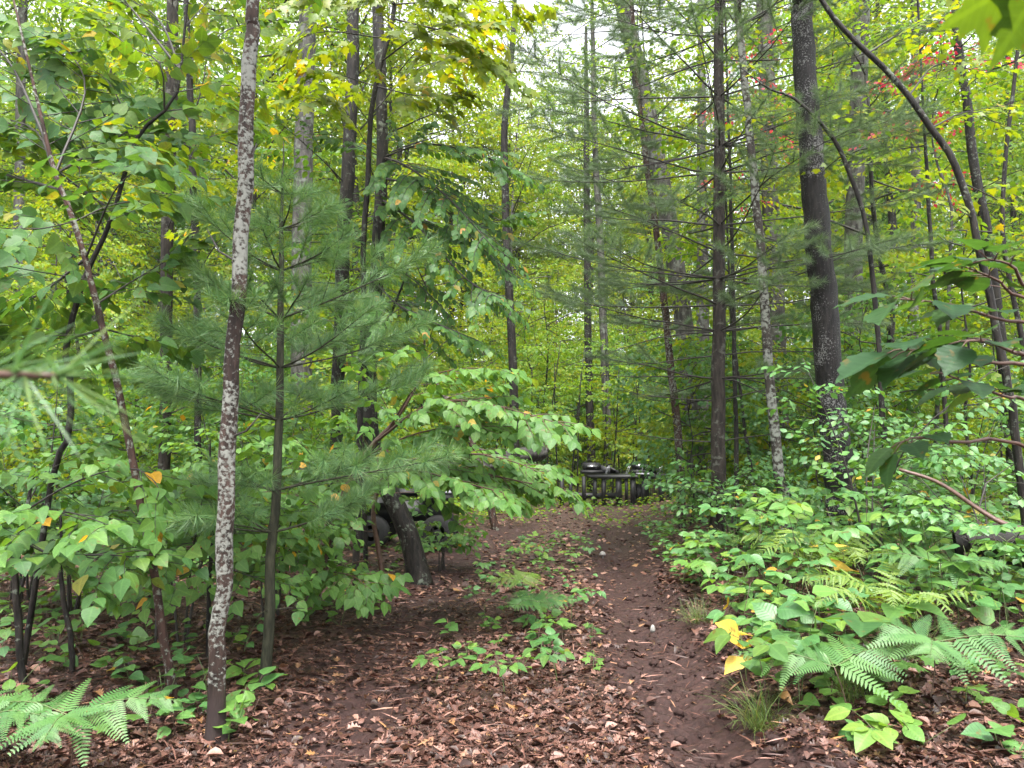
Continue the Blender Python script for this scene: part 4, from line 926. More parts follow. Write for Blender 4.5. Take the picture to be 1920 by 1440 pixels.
shrub('leafy_bush', 'green bush of oval leaves left of the upright dark tree', (-2.9, 9.4), 2.0, 5, M['leaf_beech'], T_OVATE, leaf=.11, lsp=.06, maxn=160)
shrub('leafy_bush', 'tall light green bush filling the gap behind the young pine', (-3.8, 10.5), 2.6, 6, M['leaf_beech'], T_OVATE, leaf=.11, lsp=.06, maxn=160)
shrub('broad_leaf_shrub', 'bush of broad leaves standing behind the young pine', (-2.2, 7.2), 1.5, 5, M['leaf_beech'], T_BROAD, leaf=.10, lsp=.065, maxn=200)

# ================================================================== ferns
def t_pinna(k, teeth=True):
    """a bracken pinna, unit length along +Y: pinnules in two rows"""
    V, T, U = [], [], []
    n = 15
    for i in range(n):
        t = .05 + .93 * i / n; ln = .21 * (1 - t) ** .75 * (.8 if i == 0 else 1) + .015; w = .026 * (1 - .5 * t)
        for s in (-1, 1):
            d = np.array([s * .93, .36]); q = np.array([-d[1] * s, d[0] * s])
            o = np.array([0, t]); b = len(V)
            pts = [o - q * w * .8, o + q * w * .8, o + d * ln * .4 - q * w, o + d * ln * .4 + q * w, o + d * ln * .75 - q * w * .6, o + d * ln * .75 + q * w * .6, o + d * ln]
            for j, p in enumerate(pts):
                r = abs(p[0]); V.append((p[0], p[1], -.35 * r * r * 4 * .3 - k * p[1] ** 2 + .02 * r)); U.append((p[0], p[1]))
            T += [(b, b + 1, b + 3), (b, b + 3, b + 2), (b + 2, b + 3, b + 5), (b + 2, b + 5, b + 4), (b + 4, b + 5, b + 6)]
    b = len(V); V += [(-.006, 0, .003), (.006, 0, .003), (0, 1, -k + .003)]; U += [(0, 0), (0, 0), (0, 1)]; T.append((b, b + 1, b + 2))
    return np.array(V, float), np.array(T, int), np.array(U, float)
def t_strip(k):
    """a narrow toothed pinna of a lady fern, unit length"""
    V, T, U = [(0, 0, 0)], [], [(0, 0)]
    n = 12
    for i in range(n):
        t = .04 + .92 * i / n; w = .12 * (1 - t) ** .6 * (1.15 if i % 2 == 0 else .5)
        V += [(-w, t, .02), (0, t, -.01), (w, t, .02)]; U += [(-w, t), (0, t), (w, t)]
    V = [(x, y, z - k * y * y) for x, y, z in V]
    V.append((0, 1, -k)); U.append((0, 1)); e = len(V) - 1
    T += [(0, 2, 1), (0, 3, 2)]
    for i in range(n - 1):
        p, q = 1 + 3 * i, 4 + 3 * i
        T += [(p, p + 1, q), (p + 1, q + 1, q), (p + 1, p + 2, q + 1), (p + 2, q + 2, q + 1)]
    p = 1 + 3 * (n - 1); T += [(p, p + 1, e), (p + 1, p + 2, e)]
    return np.array(V, float), np.array(T, int), np.array(U, float)
T_PINNA = [t_pinna(.10), t_pinna(.22)]
T_STRIP = [t_strip(.12), t_strip(.28)]

def mat4(p, X, D, N, s, base):
    m = Matrix.Identity(4)
    for r in range(3): m[r][0] = X[r] * s; m[r][1] = D[r] * s; m[r][2] = N[r] * s; m[r][3] = p[r] - base[r]
    return m
def frond(root, base, axis, r, L_of, n, tm, mat, roll=0.0, ang=68, opposite=True, stem=None, t0=.0, name='pinna', tilt=.45):
    fr = tubes('frond', [(axis, np.linspace(r, r * .3, len(axis)))], stem or M['stem_green'], root, base, 5)
    ms = leaf_meshes(tm, mat)
    for i in range(n):
        t = t0 + (1 - t0) * i / n
        p = sample(axis, t); T = tang(axis, t); nm = nrm(UP - T * T[2]); B = np.cross(nm, T); nm = nrm(nm + roll * B + np.array([0, -tilt, 0]))
        B = np.cross(nm, T)
        a = R(ang * (1 - .35 * i / n))
        for s in (-1, 1):
            L = L_of((t - t0) / (1 - t0)) * (.78 + .34 * rs.rand()); a = R(ang * (1 - .35 * i / n)) + .14 * rs.randn()
            D = nrm(np.cos(a) * T + s * np.sin(a) * B + .09 * rs.randn(3) + np.array([0, 0, -.12 + .10 * rs.randn()])); N = nrm(nm + .22 * rs.randn(3)); X = nrm(np.cross(D, N)); N = np.cross(X, D)
            link(name, ms[int(rs.randint(len(ms)))], fr, mat4(p, X, D, N, L, A(base)))
    # tip
    p = sample(axis, .97); T = tang(axis, 1.0); N = nrm(UP - T * T[2]); X = np.cross(T, N)
    link(name, ms[0], fr, mat4(p, X, T, N, L_of(.93), A(base)))
    return fr
def bracken(label, foot, h, heads, mat, group='bracken ferns', name='bracken_fern'):
    """heads: list of (azimuth, blade length, widest pinna)"""
    base = Vector((foot[0], foot[1], gf(*foot))); root = thing(name, label, 'fern', base, group)
    b = A(base); top = b + np.array([.04 * rs.randn(), .04 * rs.randn(), h])
    tubes('stipe', [(smooth_line([b - [0, 0, .03], b * .5 + top * .5 + [.02, 0, 0], top], 8), np.linspace(.005, .0035, 8))], M['stem_brown'], root, base, 6)
    for az, L, wd_ in heads:
        d = dirv(az, 12)
        ax = smooth_line([top, top + d * L * .4 + [0, 0, .01], top + d * L * .75 + [0, 0, -.03], top + d * L + [0, 0, -.10 * L - .03]], 10)
        frond(root, base, ax, .0032, lambda t, w=wd_: w * (1 - t) ** 1.05 + .025, 10, T_PINNA, mat, t0=.06, opposite=True)
def lady_fern(label, foot, n, L, mat, azs=None, name='lady_fern', el=62):
    base = Vector((foot[0], foot[1], gf(*foot))); root = thing(name, label, 'fern', base)
    b = A(base)
    for k in range(n):
        az = azs[k] if azs else k * 360 / n + rs.randn() * 15
        l = L * (.8 + .3 * rs.rand()); d = dirv(az, el + rs.randn() * 8); h = dirv(az, 5)
        ax = smooth_line([b, b + d * l * .4, b + d * l * .55 + h * l * .3, b + d * l * .55 + h * l * .6 + [0, 0, -.12 * l]], 12)
        frond(root, base, ax, .003, lambda t, w=l * .17: w * math.sin(math.pi * (.12 + .88 * min(1, t * .97 + .03)) ** .8) + .012, 20, T_STRIP, mat, t0=.22, ang=80)
def foot_at(px, py):
    """the ground point seen through a pixel"""
    lo, hi = 2.5, 60.0
    for _ in range(50):
        m = (lo + hi) / 2; p = at(px, py, m)
        if p.z > gzs(p.x, m): lo = m
        else: hi = m
    p = at(px, py, lo); return (p.x, lo)
bracken('broad bracken fern spreading flat fronds over dry leaves at the lower right', (1.86, 4.42), .34, [(-72, .54, .29), (65, .6, .31), (5, .45, .25)], M['fern'])
bracken('bracken fern with overlapping fronds behind the lowest right fern', (2.35, 4.5), .34, [(110, .6, .34), (-150, .5, .32), (-40, .5, .3)], M['fern'])
bracken('bracken fern with layered fronds beside the thin upright stalk', (3.05, 5.6), .5, [(-65, .5, .26), (140, .45, .25)], M['fern'])
bracken('light green bracken fern in the lower left corner', (-2.1, 3.8), .30, [(75, .50, .27), (-80, .46, .26), (165, .4, .24)], M['fern'])
bracken('smaller bracken fern edging the lower left corner', (-2.45, 3.85), .24, [(100, .42, .24), (-30, .4, .22)], M['fern'])
bracken('pale bracken fern growing on the hump between the wheel ruts', (.18, 7.0), .24, [(-30, .42, .24), (80, .36, .22), (-140, .35, .2)], M['fern'])
bracken('small bracken fern further up the hump between the wheel ruts', (.12, 8.4), .22, [(30, .4, .22), (-100, .36, .2)], M['fern_yellow'])
bracken('bracken fern at the rim of the right bank under tall leafy stems', (4.1, 6.6), .55, [(-80, .5, .25), (100, .5, .25)], M['fern'])
lady_fern('drooping green yellow feathery fern in the middle of the right bank', (2.62, 5.55), 7, .85, M['fern_yellow'], azs=[-160, -120, 175, 120, -60, 40, -90])
lady_fern('bright yellow green arching fern clump on the upper right bank', (2.75, 6.9), 8, 1.05, M['fern_yellow'])
lady_fern('yellowing feathery fern among dark leaves at the right edge', (4.35, 6.9), 6, .6, M['fern_yellow'])

# ================================================================== undergrowth plants, every leaf of the near ones an object
TILT = np.array([-.12, -.3, 0])
def plant_frames(kind, b, h):
    """returns (stem lines, Cloud, template list)"""
    wd = []; cl = Cloud()
    lean = np.array([.12 * rs.randn(), .12 * rs.randn(), 0]) * h * 2
    top = b + np.array([0, 0, h]) + lean
    ax = smooth_line([b - [0, 0, .02], b * .5 + top * .5 - lean * .2, top], 6)
    wd.append((ax, np.linspace(.0035, .002, 6)))
    if kind == 'compound':
        a0 = rs.rand() * 360
        for k in range(3):
            az = a0 + k * 120 + rs.randn() * 15; ln = .09 + .08 * rs.rand()
            e = top + dirv(az, 25) * ln; wd.append((np.array([top, top * .5 + e * .5 + [0, 0, .01], e]), np.array([.002, .0016, .0014])))
            s = .12 + .05 * rs.rand()
            for da, o, q in ((0, 1, 1.1), (55, 1, .95), (-55, 1, .95), (100, .6, .75), (-100, .6, .75)):
                D = dirv(az + da + rs.randn() * 6, -8 + rs.randn() * 9); p = top + (e - top) * o + D * .012
                cl.add([p], [D], [UP + TILT + .22 * rs.randn(3)], [s * q])
    elif kind == 'oval':
        n = int(rs.randint(4, 8)); a0 = rs.rand() * 360
        for k in range(n):
            t = .4 + .6 * k / (n - 1); p = sample(ax, t); D = dirv(a0 + k * 137 + rs.randn() * 20, 12 + rs.randn() * 12)
            cl.add([p + D * .02], [D], [UP + TILT + .3 * rs.randn(3)], [.14 + .07 * rs.rand()])
    elif kind == 'trio':
        a0 = rs.rand() * 360
        for k in range(3):
            D = dirv(a0 + k * 120 + rs.randn() * 12, 4); cl.add([top + D * .01], [D], [UP + TILT + .15 * rs.randn(3)], [.22 + .06 * rs.rand()])
    elif kind == 'heart':
        n = int(rs.randint(3, 7))
        for k in range(n):
            D = dirv(rs.rand() * 360, 20 + rs.randn() * 15); p = b + np.array([.10 * rs.randn(), .10 * rs.randn(), h * (.3 + .7 * rs.rand())])
            wd.append((np.array([b, b * .4 + p * .6, p]), np.array([.0016, .0014, .0012])))
            cl.add([p], [D], [UP + TILT + .3 * rs.randn(3)], [.075 + .055 * rs.rand()])
    elif kind == 'shoot':
        n = int(rs.randint(3, 6)); a0 = rs.rand() * 180
        for k in range(n):
            t = .35 + .65 * k / (n - 1); p = sample(ax, t)
            for s in (0, 180):
                D = dirv(a0 + 90 * (k % 2) + s + rs.randn() * 12, 8 + rs.randn() * 10); e = p + D * .035
                cl.add([e], [D], [UP + TILT + .25 * rs.randn(3)], [(.11 + .06 * rs.rand()) * (1 - .25 * t)])
    elif kind == 'maple':
        n = int(rs.randint(3, 6)); a0 = rs.rand() * 360
        for k in range(n):
            D = dirv(a0 + k * 360 / n + rs.randn() * 15, 5); e = top + D * .035 - [0, 0, .02 * k]; wd.append((np.array([top, top * .5 + e * .5, e]), np.array([.0015, .0013, .0011])))
            cl.add([e], [D], [UP + TILT + .2 * rs.randn(3)], [.09 + .05 * rs.rand()])
    return wd, cl
PT = {'compound': (T_OVATE, 'five leaflet plant', 'leaf_bank'), 'oval': (T_BROAD, 'oval leaved plant', 'leaf_bank'), 'trio': (T_BROAD, 'woodland plant with three very large oval leaves', 'leaf_bank'),
      'heart': (T_HEART, 'heart leaved plant', 'leaf_beech'), 'shoot': (T_TOOTH, 'paired leaf shoot', 'leaf_bank'), 'maple': (T_MAPLE, 'lobed maple seedling', 'leaf_beech')}
PN = {'compound': 'five_leaflet_plant', 'oval': 'oval_leaf_plant', 'trio': 'three_leaf_plant', 'heart': 'heart_leaf_plant', 'shoot': 'toothed_leaf_shoot', 'maple': 'maple_seedling'}
def plant(kind, x, y, h, where, group, label=None, mat=None, small=1.0):
    base = Vector((x, y, gf(x, y))); tm, lb, mk = PT[kind]
    gs = rs.rand() < .6
    if not label: label = '%s %s %s' % ('tall' if h > .42 else ('low' if h < .16 else 'green stemmed' if gs else 'brown stemmed'), lb, beside(x, y))
    root = thing(PN[kind], label, 'plant', base, group)
    wd, cl = plant_frames(kind, A(base), h)
    cl.a = [(A(base) + (p - A(base)) * (1 - .25 * (1 - small)), d_, n_, l_ * small) for p, d_, n_, l_ in cl.a]
    tubes('stem', wd, M['stem_green'] if gs else M['stem_brown'], root, base, 4)
    leaf_objects(root, base, cl, tm, mat or M[mk if rs.rand() < .5 else ('leaf_lime', 'leaf_beech', 'leaf_big', 'leaf_lime')[rs.randint(4)]], 40, 9.0)
    return root
def scatter(n, xr_, y0, y1, dmin, ok):
    pts = []
    k = 0
    while len(pts) < n and k < n * 60:
        k += 1
        y = y0 + (y1 - y0) * rs.rand(); x = xr_[0] * y + (xr_[1] * y - xr_[0] * y) * rs.rand()
        if ok(x, y) and all((x - a) ** 2 + (y - b) ** 2 > dmin * dmin for a, b in pts): pts.append((x, y))
    return pts
kinds_r = ['compound', 'compound', 'oval', 'shoot', 'compound', 'shoot', 'oval']
HERO = [(2.62, 5.2, .42), (2.62, 5.55, .25), (2.75, 6.5, .4), (1.86, 4.2, .5), (3.05, 5.3, .3), (4.35, 6.7, .3)]
for x, y in scatter(300, (.1, .70), 4.6, 9.2, .12, lambda x, y: all((x - a) ** 2 + (y - b) ** 2 > r * r for a, b, r in HERO) and x > rut_r(y) + .62 + .1 * math.sin(y * 5) and not (y < 5.0 and x > 1.95)):
    k = kinds_r[rs.randint(len(kinds_r))]
    h = (.22 + .60 * rs.rand() ** 1.2) * (.75 if x - rut_r(y) < 1.0 else 1.1)
    plant(k, x, y, h, 'in the undergrowth of the bank by the deeper rut', 'undergrowth plants on the right bank', small=.66 + .34 * rs.rand())
for x, y in scatter(14, (.3, .68), 3.9, 5.0, .22, lambda x, y: x > 1.75):
    plant(['shoot', 'maple', 'heart', 'oval'][rs.randint(4)], x, y, .08 + .1 * rs.rand(), 'among dry leaves below the bracken at the lower edge', 'small plants under the right bracken')
for x, y in scatter(150, (-.70, -.12), 4.2, 9.5, .16, lambda x, y: x < rut_l(y) - .45 and vnoise(np.array([x * 1.2]), np.array([y * 1.2]), 71)[0] > .33):
    plant(['heart', 'heart', 'oval', 'maple', 'shoot'][rs.randint(5)], x, y, .08 + .2 * rs.rand(), 'on the leafy floor beneath the young pine and saplings', 'small plants on the left forest floor', small=.8)
for x, y in scatter(62, (-.2, .22), 5.1, 14, .2, lambda x, y: rut_l(y) + .45 < x < rut_r(y) - .42):
    plant(['heart', 'oval', 'maple', 'compound', 'shoot'][rs.randint(5)], x, y, .07 + .13 * rs.rand(), 'on the hump between the wheel ruts', 'small plants between the wheel ruts', small=.62)
# single plants the photograph lets one point to
p = foot_at(1610, 1290); plant('trio', p[0], p[1], .42, '', None, 'pale green plant with three very large oval leaves above the bracken')
p = foot_at(1700, 1225); plant('trio', p[0], p[1], .32, '', None, 'plant with broad light green leaf hanging beside the sedge tuft')
p = foot_at(1400, 1275); plant('oval', p[0], p[1], .3, '', None, 'plant with two spotted yellow leaves drooping at the edge of the rut', M['leaf_yellow'])
p = foot_at(1580, 1130); plant('oval', p[0], p[1], .42, '', None, 'plant with a single clear yellow leaf above the yellow green fern', M['leaf_yellow'])
p = foot_at(1425, 1180); plant('heart', p[0], p[1], .35, '', None, 'plant with crumpled yellow leaves on the slope of the bank', M['leaf_yellow'])
p = foot_at(1640, 1400); plant('compound', p[0], p[1], .08, '', None, 'small dark star of five leaflets lying among dry leaves')
p = foot_at(1500, 1330); plant('compound', p[0], p[1], .34, '', None, 'pale leafy plant with large leaflets left of the broad bracken')
p = foot_at(1440, 1350); plant('compound', p[0], p[1], .38, '', None, 'leafy plant rising out of the sedge tuft by the rut')

# grass tufts
def t_blade():
    V = np.array([(-.005, 0, 0), (.005, 0, 0), (-.005, .4, -.03), (.005, .4, -.03), (-.0035, .75, -.2), (.0035, .75, -.2), (0, 1, -.5)], float)
    return V, np.array([(0, 1, 3), (0, 3, 2), (2, 3, 5), (2, 5, 4), (4, 5, 6)], int), V[:, :2].copy()
T_BLADE = [t_blade()]
for (px, py), h, lb in (((1425, 1365), .34, 'drooping tuft of fine sedge at the edge of the deeper rut'), ((1720, 1235), .36, 'tuft of fine sedge below the broad light green leaf'), ((1600, 1310), .3, 'small sedge tuft half hidden under the bracken'), ((1900, 1110), .35, 'sedge tuft at the right edge of the bank'), ((1310, 1160), .25, 'sparse sedge tuft on the shoulder of the bank')):
    x, y = foot_at(px, py); b = np.array([x, y, gf(x, y) - .01]); n = 170
    az = rs.rand(n) * 6.283; e = np.radians(30 + 50 * rs.rand(n)); D = np.stack([np.cos(az) * np.cos(e), np.sin(az) * np.cos(e), np.sin(e)], -1)
    cl = Cloud(); cl.add(b + .05 * rs.randn(n, 3) * [1, 1, 0], D, UP + .3 * rs.randn(n, 3), h * (.6 + .6 * rs.rand(n)))
    o = link('sedge_tuft', cloud_mesh('sedge_tuft', cl.get(), T_BLADE, M['grass'], b)); o.location = b; tag(o, lb, 'grass tuft')

# low green cover further back, uncountable
def cover(name, label, n, y0, y1, leaf, mat, tm, ok, hmax):
    y = y0 + (y1 - y0) * rs.rand(n); x = (rs.rand(n) * 2 - 1) * (.76 * y)
    k = ok(x, y); x, y = x[k], y[k]; m = len(x)
    hh = hmax * (.25 + .75 * vnoise(x * .8, y * .8, 81)) * rs.rand(m) ** .7
    z = gz(x, y) + .03 + hh
    az = rs.rand(m) * 6.283; D = np.stack([np.cos(az), np.sin(az), .1 * rs.randn(m) - .1], -1)
    cl = Cloud(); cl.add(np.stack([x, y, z], -1), D, UP + .35 * rs.randn(m, 3), leaf * (.6 + .8 * rs.rand(m)))
    o = link(name, cloud_mesh(name, cl.get(), tm, mat)); o['kind'] = 'stuff'; o['label'] = label
    return o
off_trail = lambda x, y: ((x > rut_r(y) + .55) | (x < rut_l(y) - .5)) 
cover('ground_cover', 'low green plants covering the bank beyond the ferns', 11000, 8.5, 15, .085, M['leaf_bank'], T_MID, lambda x, y: x > rut_r(y) + .5, .55)
cover('ground_cover', 'sparse low green plants under the trees left of the trail', 5200, 8.5, 15, .085, M['leaf_beech'], T_MID, lambda x, y: (x < rut_l(y) - .45) & (vnoise(x * .9, y * .9, 83) > .42), .45)
cover('ground_cover', 'pale green plants carpeting the forest floor beyond the trail', 26000, 14.5, 30, .11, M['far_green'], T_FAR, lambda x, y: (off_trail(x, y) | (y > 21)) & ~((x / y > .05) & (x / y < .22) & (y < 22.5)), .8)
cover('ground_cover', 'short pale green plants in front of the flat framed machine', 6500, 15.5, 22, .09, M['far_green'], T_MID, lambda x, y: (x / y > -.04) & (x / y < .24) & (off_trail(x, y) | (vnoise(x * .9, y * .9, 95) > .60 - .09 * (y - 15.5))), .34)
cover('ground_cover', 'bright green undergrowth filling the far forest floor', 22000, 28, 60, .2, M['far_yellow'], T_FAR, lambda x, y: y > 0, 1.3)
cover('ground_cover', 'tufts of green plants on the hump of the trail', 2600, 8, 19, .07, M['leaf_bank'], T_MID, lambda x, y: (x > rut_l(y) + .4) & (x < rut_r(y) - .35) & (vnoise(x * 1.5, y * 1.5, 85) > .42), .2)

# ================================================================== forest behind: prototypes, then copies with their own place
def forest_tree(name, H, r, crown0, n, L0, leaf, lsp, tw_sp, mat, tm, bark, el=25, droop=.45, label='', group='', wig=.4):
    root = thing(name, label, 'tree', (0, 0, 0), group)
    pts = [np.array([0, 0, -.2])]
    for i in range(8): pts.append(pts[-1] + np.array([wig * .35 * rs.randn(), wig * .35 * rs.randn(), (H + .2) / 8]))
    P = smooth_line(pts, 22); Rr = r * (1 - .85 * np.linspace(0, 1, 22) ** 1.3); Rr[0] *= 1.35
    tubes('trunk', [(P, Rr)], bark, root, (0, 0, 0), 8, .08)
    wd = []; cl = Cloud()
    for i in range(n):
        f = (i + rs.rand()) / n; t = crown0 + (1 - crown0) * f
        L = L0 * (.55 + .6 * math.sin(math.pi * (.15 + .75 * f))) * (.7 + .5 * rs.rand())
        grow_branch(cl, wd, sample(P, t), dirv(i * 137.5 + rs.randn() * 25, el + rs.randn() * 14), L, .008 * L + .003, leaf=leaf, lsp=lsp, tw_sp=tw_sp, tw_len=.36, tw_min=.25, droop=droop, twood=False, jit=.42, flat=.35, wig=.25)
    o = tubes('branch', wd, M['twig'], root, (0, 0, 0), 4)
    link('foliage', cloud_mesh('foliage', cl.get(), tm, mat), root)
    return root
protos = {'canopy': [], 'mid': [], 'low': []}
GC = 'tall trees beyond the trail'; GM = 'half grown trees in the forest behind'; GL = 'leafy saplings in the understory behind'
for i in range(6):
    protos['canopy'].append(forest_tree('forest_tree', 17 + 4 * rs.rand(), .11 + .07 * rs.rand(), [.16, .42][i % 2], 50, 3.3, .16, .10, .26, M[['far_yellow', 'far_green', 'far_yellow', 'far_cool', 'far_yellow', 'far_green'][i]], T_FAR, M[['bark_grey', 'bark_dark', 'bark_pine'][i % 3]], label='tall slim tree with a thin leafy crown in the forest beyond the trail', group=GC))
for i in range(5):
    protos['mid'].append(forest_tree('half_grown_tree', 8 + 2.5 * rs.rand(), .05 + .02 * rs.rand(), .12, 36, 2.2, .13, .085, .22, M[['far_yellow', 'far_green', 'far_cool', 'far_yellow', 'far_green'][i]], T_FAR, M[['bark_dark', 'bark_pine'][i % 2]], el=15, label='half grown tree with layered green leaves in the forest behind', group=GM))
for i in range(5):
    protos['low'].append(forest_tree('sapling', 3 + 1.6 * rs.rand(), .018 + .01 * rs.rand(), .18, 22, 1.2, .11, .07, .17, M[['far_cool', 'far_green', 'far_yellow', 'far_cool', 'far_green'][i]], T_MID, M['bark_dark'], el=10, label='leafy sapling with flat layers of leaves in the forest behind', group=GL, wig=.2))
used = {}
def looks(kind, i, m, b):
    leafc = {'far_green': 'green', 'far_yellow': 'yellow green', 'far_cool': 'cool green'}[m]
    return {'canopy': 'tall %s barked tree with %s crown' % (b, leafc), 'mid': 'young %s barked tree with %s leaves' % (b, leafc), 'low': 'sapling with %s leaves' % leafc}[kind]
pr_label = {'canopy': [looks('canopy', i, ['far_yellow', 'far_green', 'far_yellow', 'far_cool', 'far_yellow', 'far_green'][i], ['grey', 'dark', 'brown'][i % 3]) for i in range(6)],
            'mid': [looks('mid', i, ['far_yellow', 'far_green', 'far_cool', 'far_yellow', 'far_green'][i], ['dark', 'brown'][i % 2]) for i in range(5)],
            'low': [looks('low', i, ['far_cool', 'far_green', 'far_yellow', 'far_cool', 'far_green'][i], '') for i in range(5)]}
def put(kind, x, y, sc=1.0, only=None):
    k = int(rs.choice(only)) if only else int(rs.randint(len(protos[kind]))); pr = protos[kind][k]
    z = gzs(x, y)
    if (kind, k) not in used:
        used[(kind, k)] = 1; o = pr; o.location = (x, y, z); o.rotation_euler = (0, 0, rs.rand() * 6.28); o.scale = (sc, sc, sc)
    else:
        o = copy_tree(pr, (x, y, z), rs.rand() * 6.28, sc)
    o['label'] = pr_label[kind][k] + ' ' + behind(x, y)
    return o
def spread_pts(n, y0, y1, dmin, w=.80, keep=.9):
    return scatter(n, (-w, w), y0, y1, dmin, lambda x, y: not (rut_l(y) - keep < x < rut_r(y) + keep and y < 23) and not (.03 < x / y < .225 and y < 24.5) and not (-.09 < x / y < .05 and 10 < y < 21))
for x, y in [q for q in spread_pts(17, 21, 36, 2.5) if not -.12 < q[0] / q[1] < .36]: put('canopy', x, y, .95 + .35 * rs.rand())
for x, y in spread_pts(105, 43, 72, 2.0): put('canopy', x, y, 1.15 + .5 * rs.rand())
for x, y in spread_pts(17, 14, 30, 2.4): put('mid', x, y, .8 + .4 * rs.rand())
for x, y in spread_pts(44, 30, 52, 2.0): put('mid', x, y, .8 + .4 * rs.rand())
for x, y in spread_pts(80, 11.0, 26, 1.0): put('low', x, y, .7 + .5 * rs.rand())
for x, y in spread_pts(95, 46, 78, 2.0): put('low', x, y, 1.5 + .8 * rs.rand())
for x, y in spread_pts(46, 50, 78, 2.2): put('mid', x, y, 1.0 + .4 * rs.rand())
for x, y in spread_pts(90, 24, 46, 1.2): put('low', x, y, .9 + .6 * rs.rand())
for k in protos:
    for i, pr in enumerate(protos[k]):
        if (k, i) not in used:
            for ch in list(pr.children): bpy.data.objects.remove(ch)
            bpy.data.objects.remove(pr)

for x, y in scatter(22, (-.10, .36), 27, 38, 1.2, lambda x, y: True): put('low', x, y, 1.0 + .6 * rs.rand(), only=[1, 2, 4])
for x, y in scatter(9, (-.12, .4), 36, 45, 1.8, lambda x, y: True): put('mid', x, y, .9 + .3 * rs.rand(), only=[0, 3])
# red maple glimpsed between the trunks
for px, py, d, lb in ((1478, 560, 14.5, 'small maple with scarlet leaves behind the black barked tree'), (1738, 560, 14.0, 'small maple turning red seen through the arching trees')):
    p = at(px, py, d); r = forest_tree('red_maple', 9.2, .045, .68, 10, 1.2, .10, .09, .24, M['red_leaf'], T_FAR, M['bark_grey'], label=lb, group=None)
    r.location = (p.x, d, gzs(p.x, d))

# clump of thin bare stems behind the machine
for i, (px, top, d) in enumerate(((1005, 690, 24), (1022, 640, 23), (1048, 680, 23.5), (1068, 650, 24), (1082, 700, 22.8), (1128, 600, 25), (1146, 690, 24), (1165, 640, 26), (1195, 660, 25), (1215, 700, 24.5), (920, 700, 22), (945, 720, 23))):
    p = at(px, 860, d); q = at(px + rs.randn() * 22, top, d + .5 * rs.randn())
    b = np.array([p.x, d, gzs(p.x, d) - .05]); base = Vector((p.x, d, gzs(p.x, d)))
    root = thing('thin_pole_sapling', '%s of the thin dark bare stems standing in the clump behind the log' % ('third', 'fourth', 'fifth', 'sixth', 'seventh', 'eighth', 'ninth', 'tenth', 'eleventh', 'last', 'first', 'second')[i], 'sapling', base, 'thin bare stems behind the fallen log')
    P = smooth_line(np.array([b, b * .5 + A(q) * .5 + [.05 * rs.randn(), 0, 0], A(q)]), 8)
    tubes('trunk', [(P, np.linspace(.028, .012, 8))], M['bark_dark'], root, base, 6)
    cl = Cloud(); wd = []
    for k in range(4): grow_branch(cl, wd, sample(P, .6 + .4 * rs.rand()), dirv(rs.rand() * 360, 15), .9, .006, leaf=.11, lsp=.08, twood=False)
    tubes('branch', wd, M['twig'], root, base, 4); o = link('foliage', cloud_mesh('foliage', cl.get(), T_MID, M['far_green'], base), root); o['kind'] = 'stuff'

# ================================================================== man made things and logs
from bisect import bisect
def box_arr(c, s, bev=.0):
    x, y, z = (np.array(s) / 2); c = np.array(c)
    V = np.array([(i * x, j * y, k * z) for i in (-1, 1) for j in (-1, 1) for k in (-1, 1)], float) + c
    T = [(0, 1, 3), (0, 3, 2), (4, 6, 7), (4, 7, 5), (0, 4, 5), (0, 5, 1), (2, 3, 7), (2, 7, 6), (0, 2, 6), (0, 6, 4), (1, 5, 7), (1, 7, 3)]
    return V, np.array(T)
def part_box(name, c, s, mat, parent, bev=.012):
    V, T = box_arr(c, s); me = make_mesh(name, V, T, mat, smooth=False); o = link(name, me, parent)
    if bev:
        import bmesh
        bm = bmesh.new(); bm.from_mesh(me); bmesh.ops.dissolve_limit(bm, angle_limit=.05, verts=bm.verts, edges=bm.edges)
        bmesh.ops.bevel(bm, geom=list(bm.edges), offset=bev, segments=2, affect='EDGES'); bm.to_mesh(me); bm.free()
    return o
def lathe(name, prof, mat, parent, loc, axis='z', n=18):
    V = []; m = len(prof)
    for r, h in prof:
        for k in range(n):
            a = 2 * math.pi * k / n; x, y, z = r * math.cos(a), r * math.sin(a), h
            V.append((x, y, z) if axis == 'z' else ((z, x, y) if axis == 'x' else (x, z, y)))
    T = []
    for i in range(m - 1):
        for k in range(n):
            k2 = (k + 1) % n; T += [(i * n + k, i * n + k2, i * n + n + k2), (i * n + k, i * n + n + k2, i * n + n + k)]
    b = len(V)
    for i0 in (0, (m - 1) * n):
        V.append(tuple(np.mean(V[i0:i0 + n], axis=0))); T += [(len(V) - 1, i0 + k, i0 + (k + 1) % n) for k in range(n)]
    return link(name, make_mesh(name, np.array(V) + A(loc), T, mat), parent)
M['black'] = plain_mat('black_painted_metal', (.003, .0033, .0037), (.008, .0085, .0095), rough=.55, scale=8)
M['black_matte'] = plain_mat('black_plastic', (.0035, .0035, .004), (.008, .008, .009), rough=.6, scale=12)
M['chrome'] = plain_mat('bright_metal', (.2, .2, .21), (.3, .3, .32), rough=.25, scale=30, metallic=.9)
M['white'] = plain_mat('white_panel', (.3, .3, .33), (.4, .4, .43), rough=.4, scale=10)
M['mushroom'] = plain_mat('dirty_white_mushroom', (.16, .15, .135), (.30, .29, .275), rough=.6, scale=60, bump=.4)
M['tyre'] = plain_mat('tyre_rubber', (.005, .005, .005), (.010, .0098, .0094), rough=.8, scale=30)

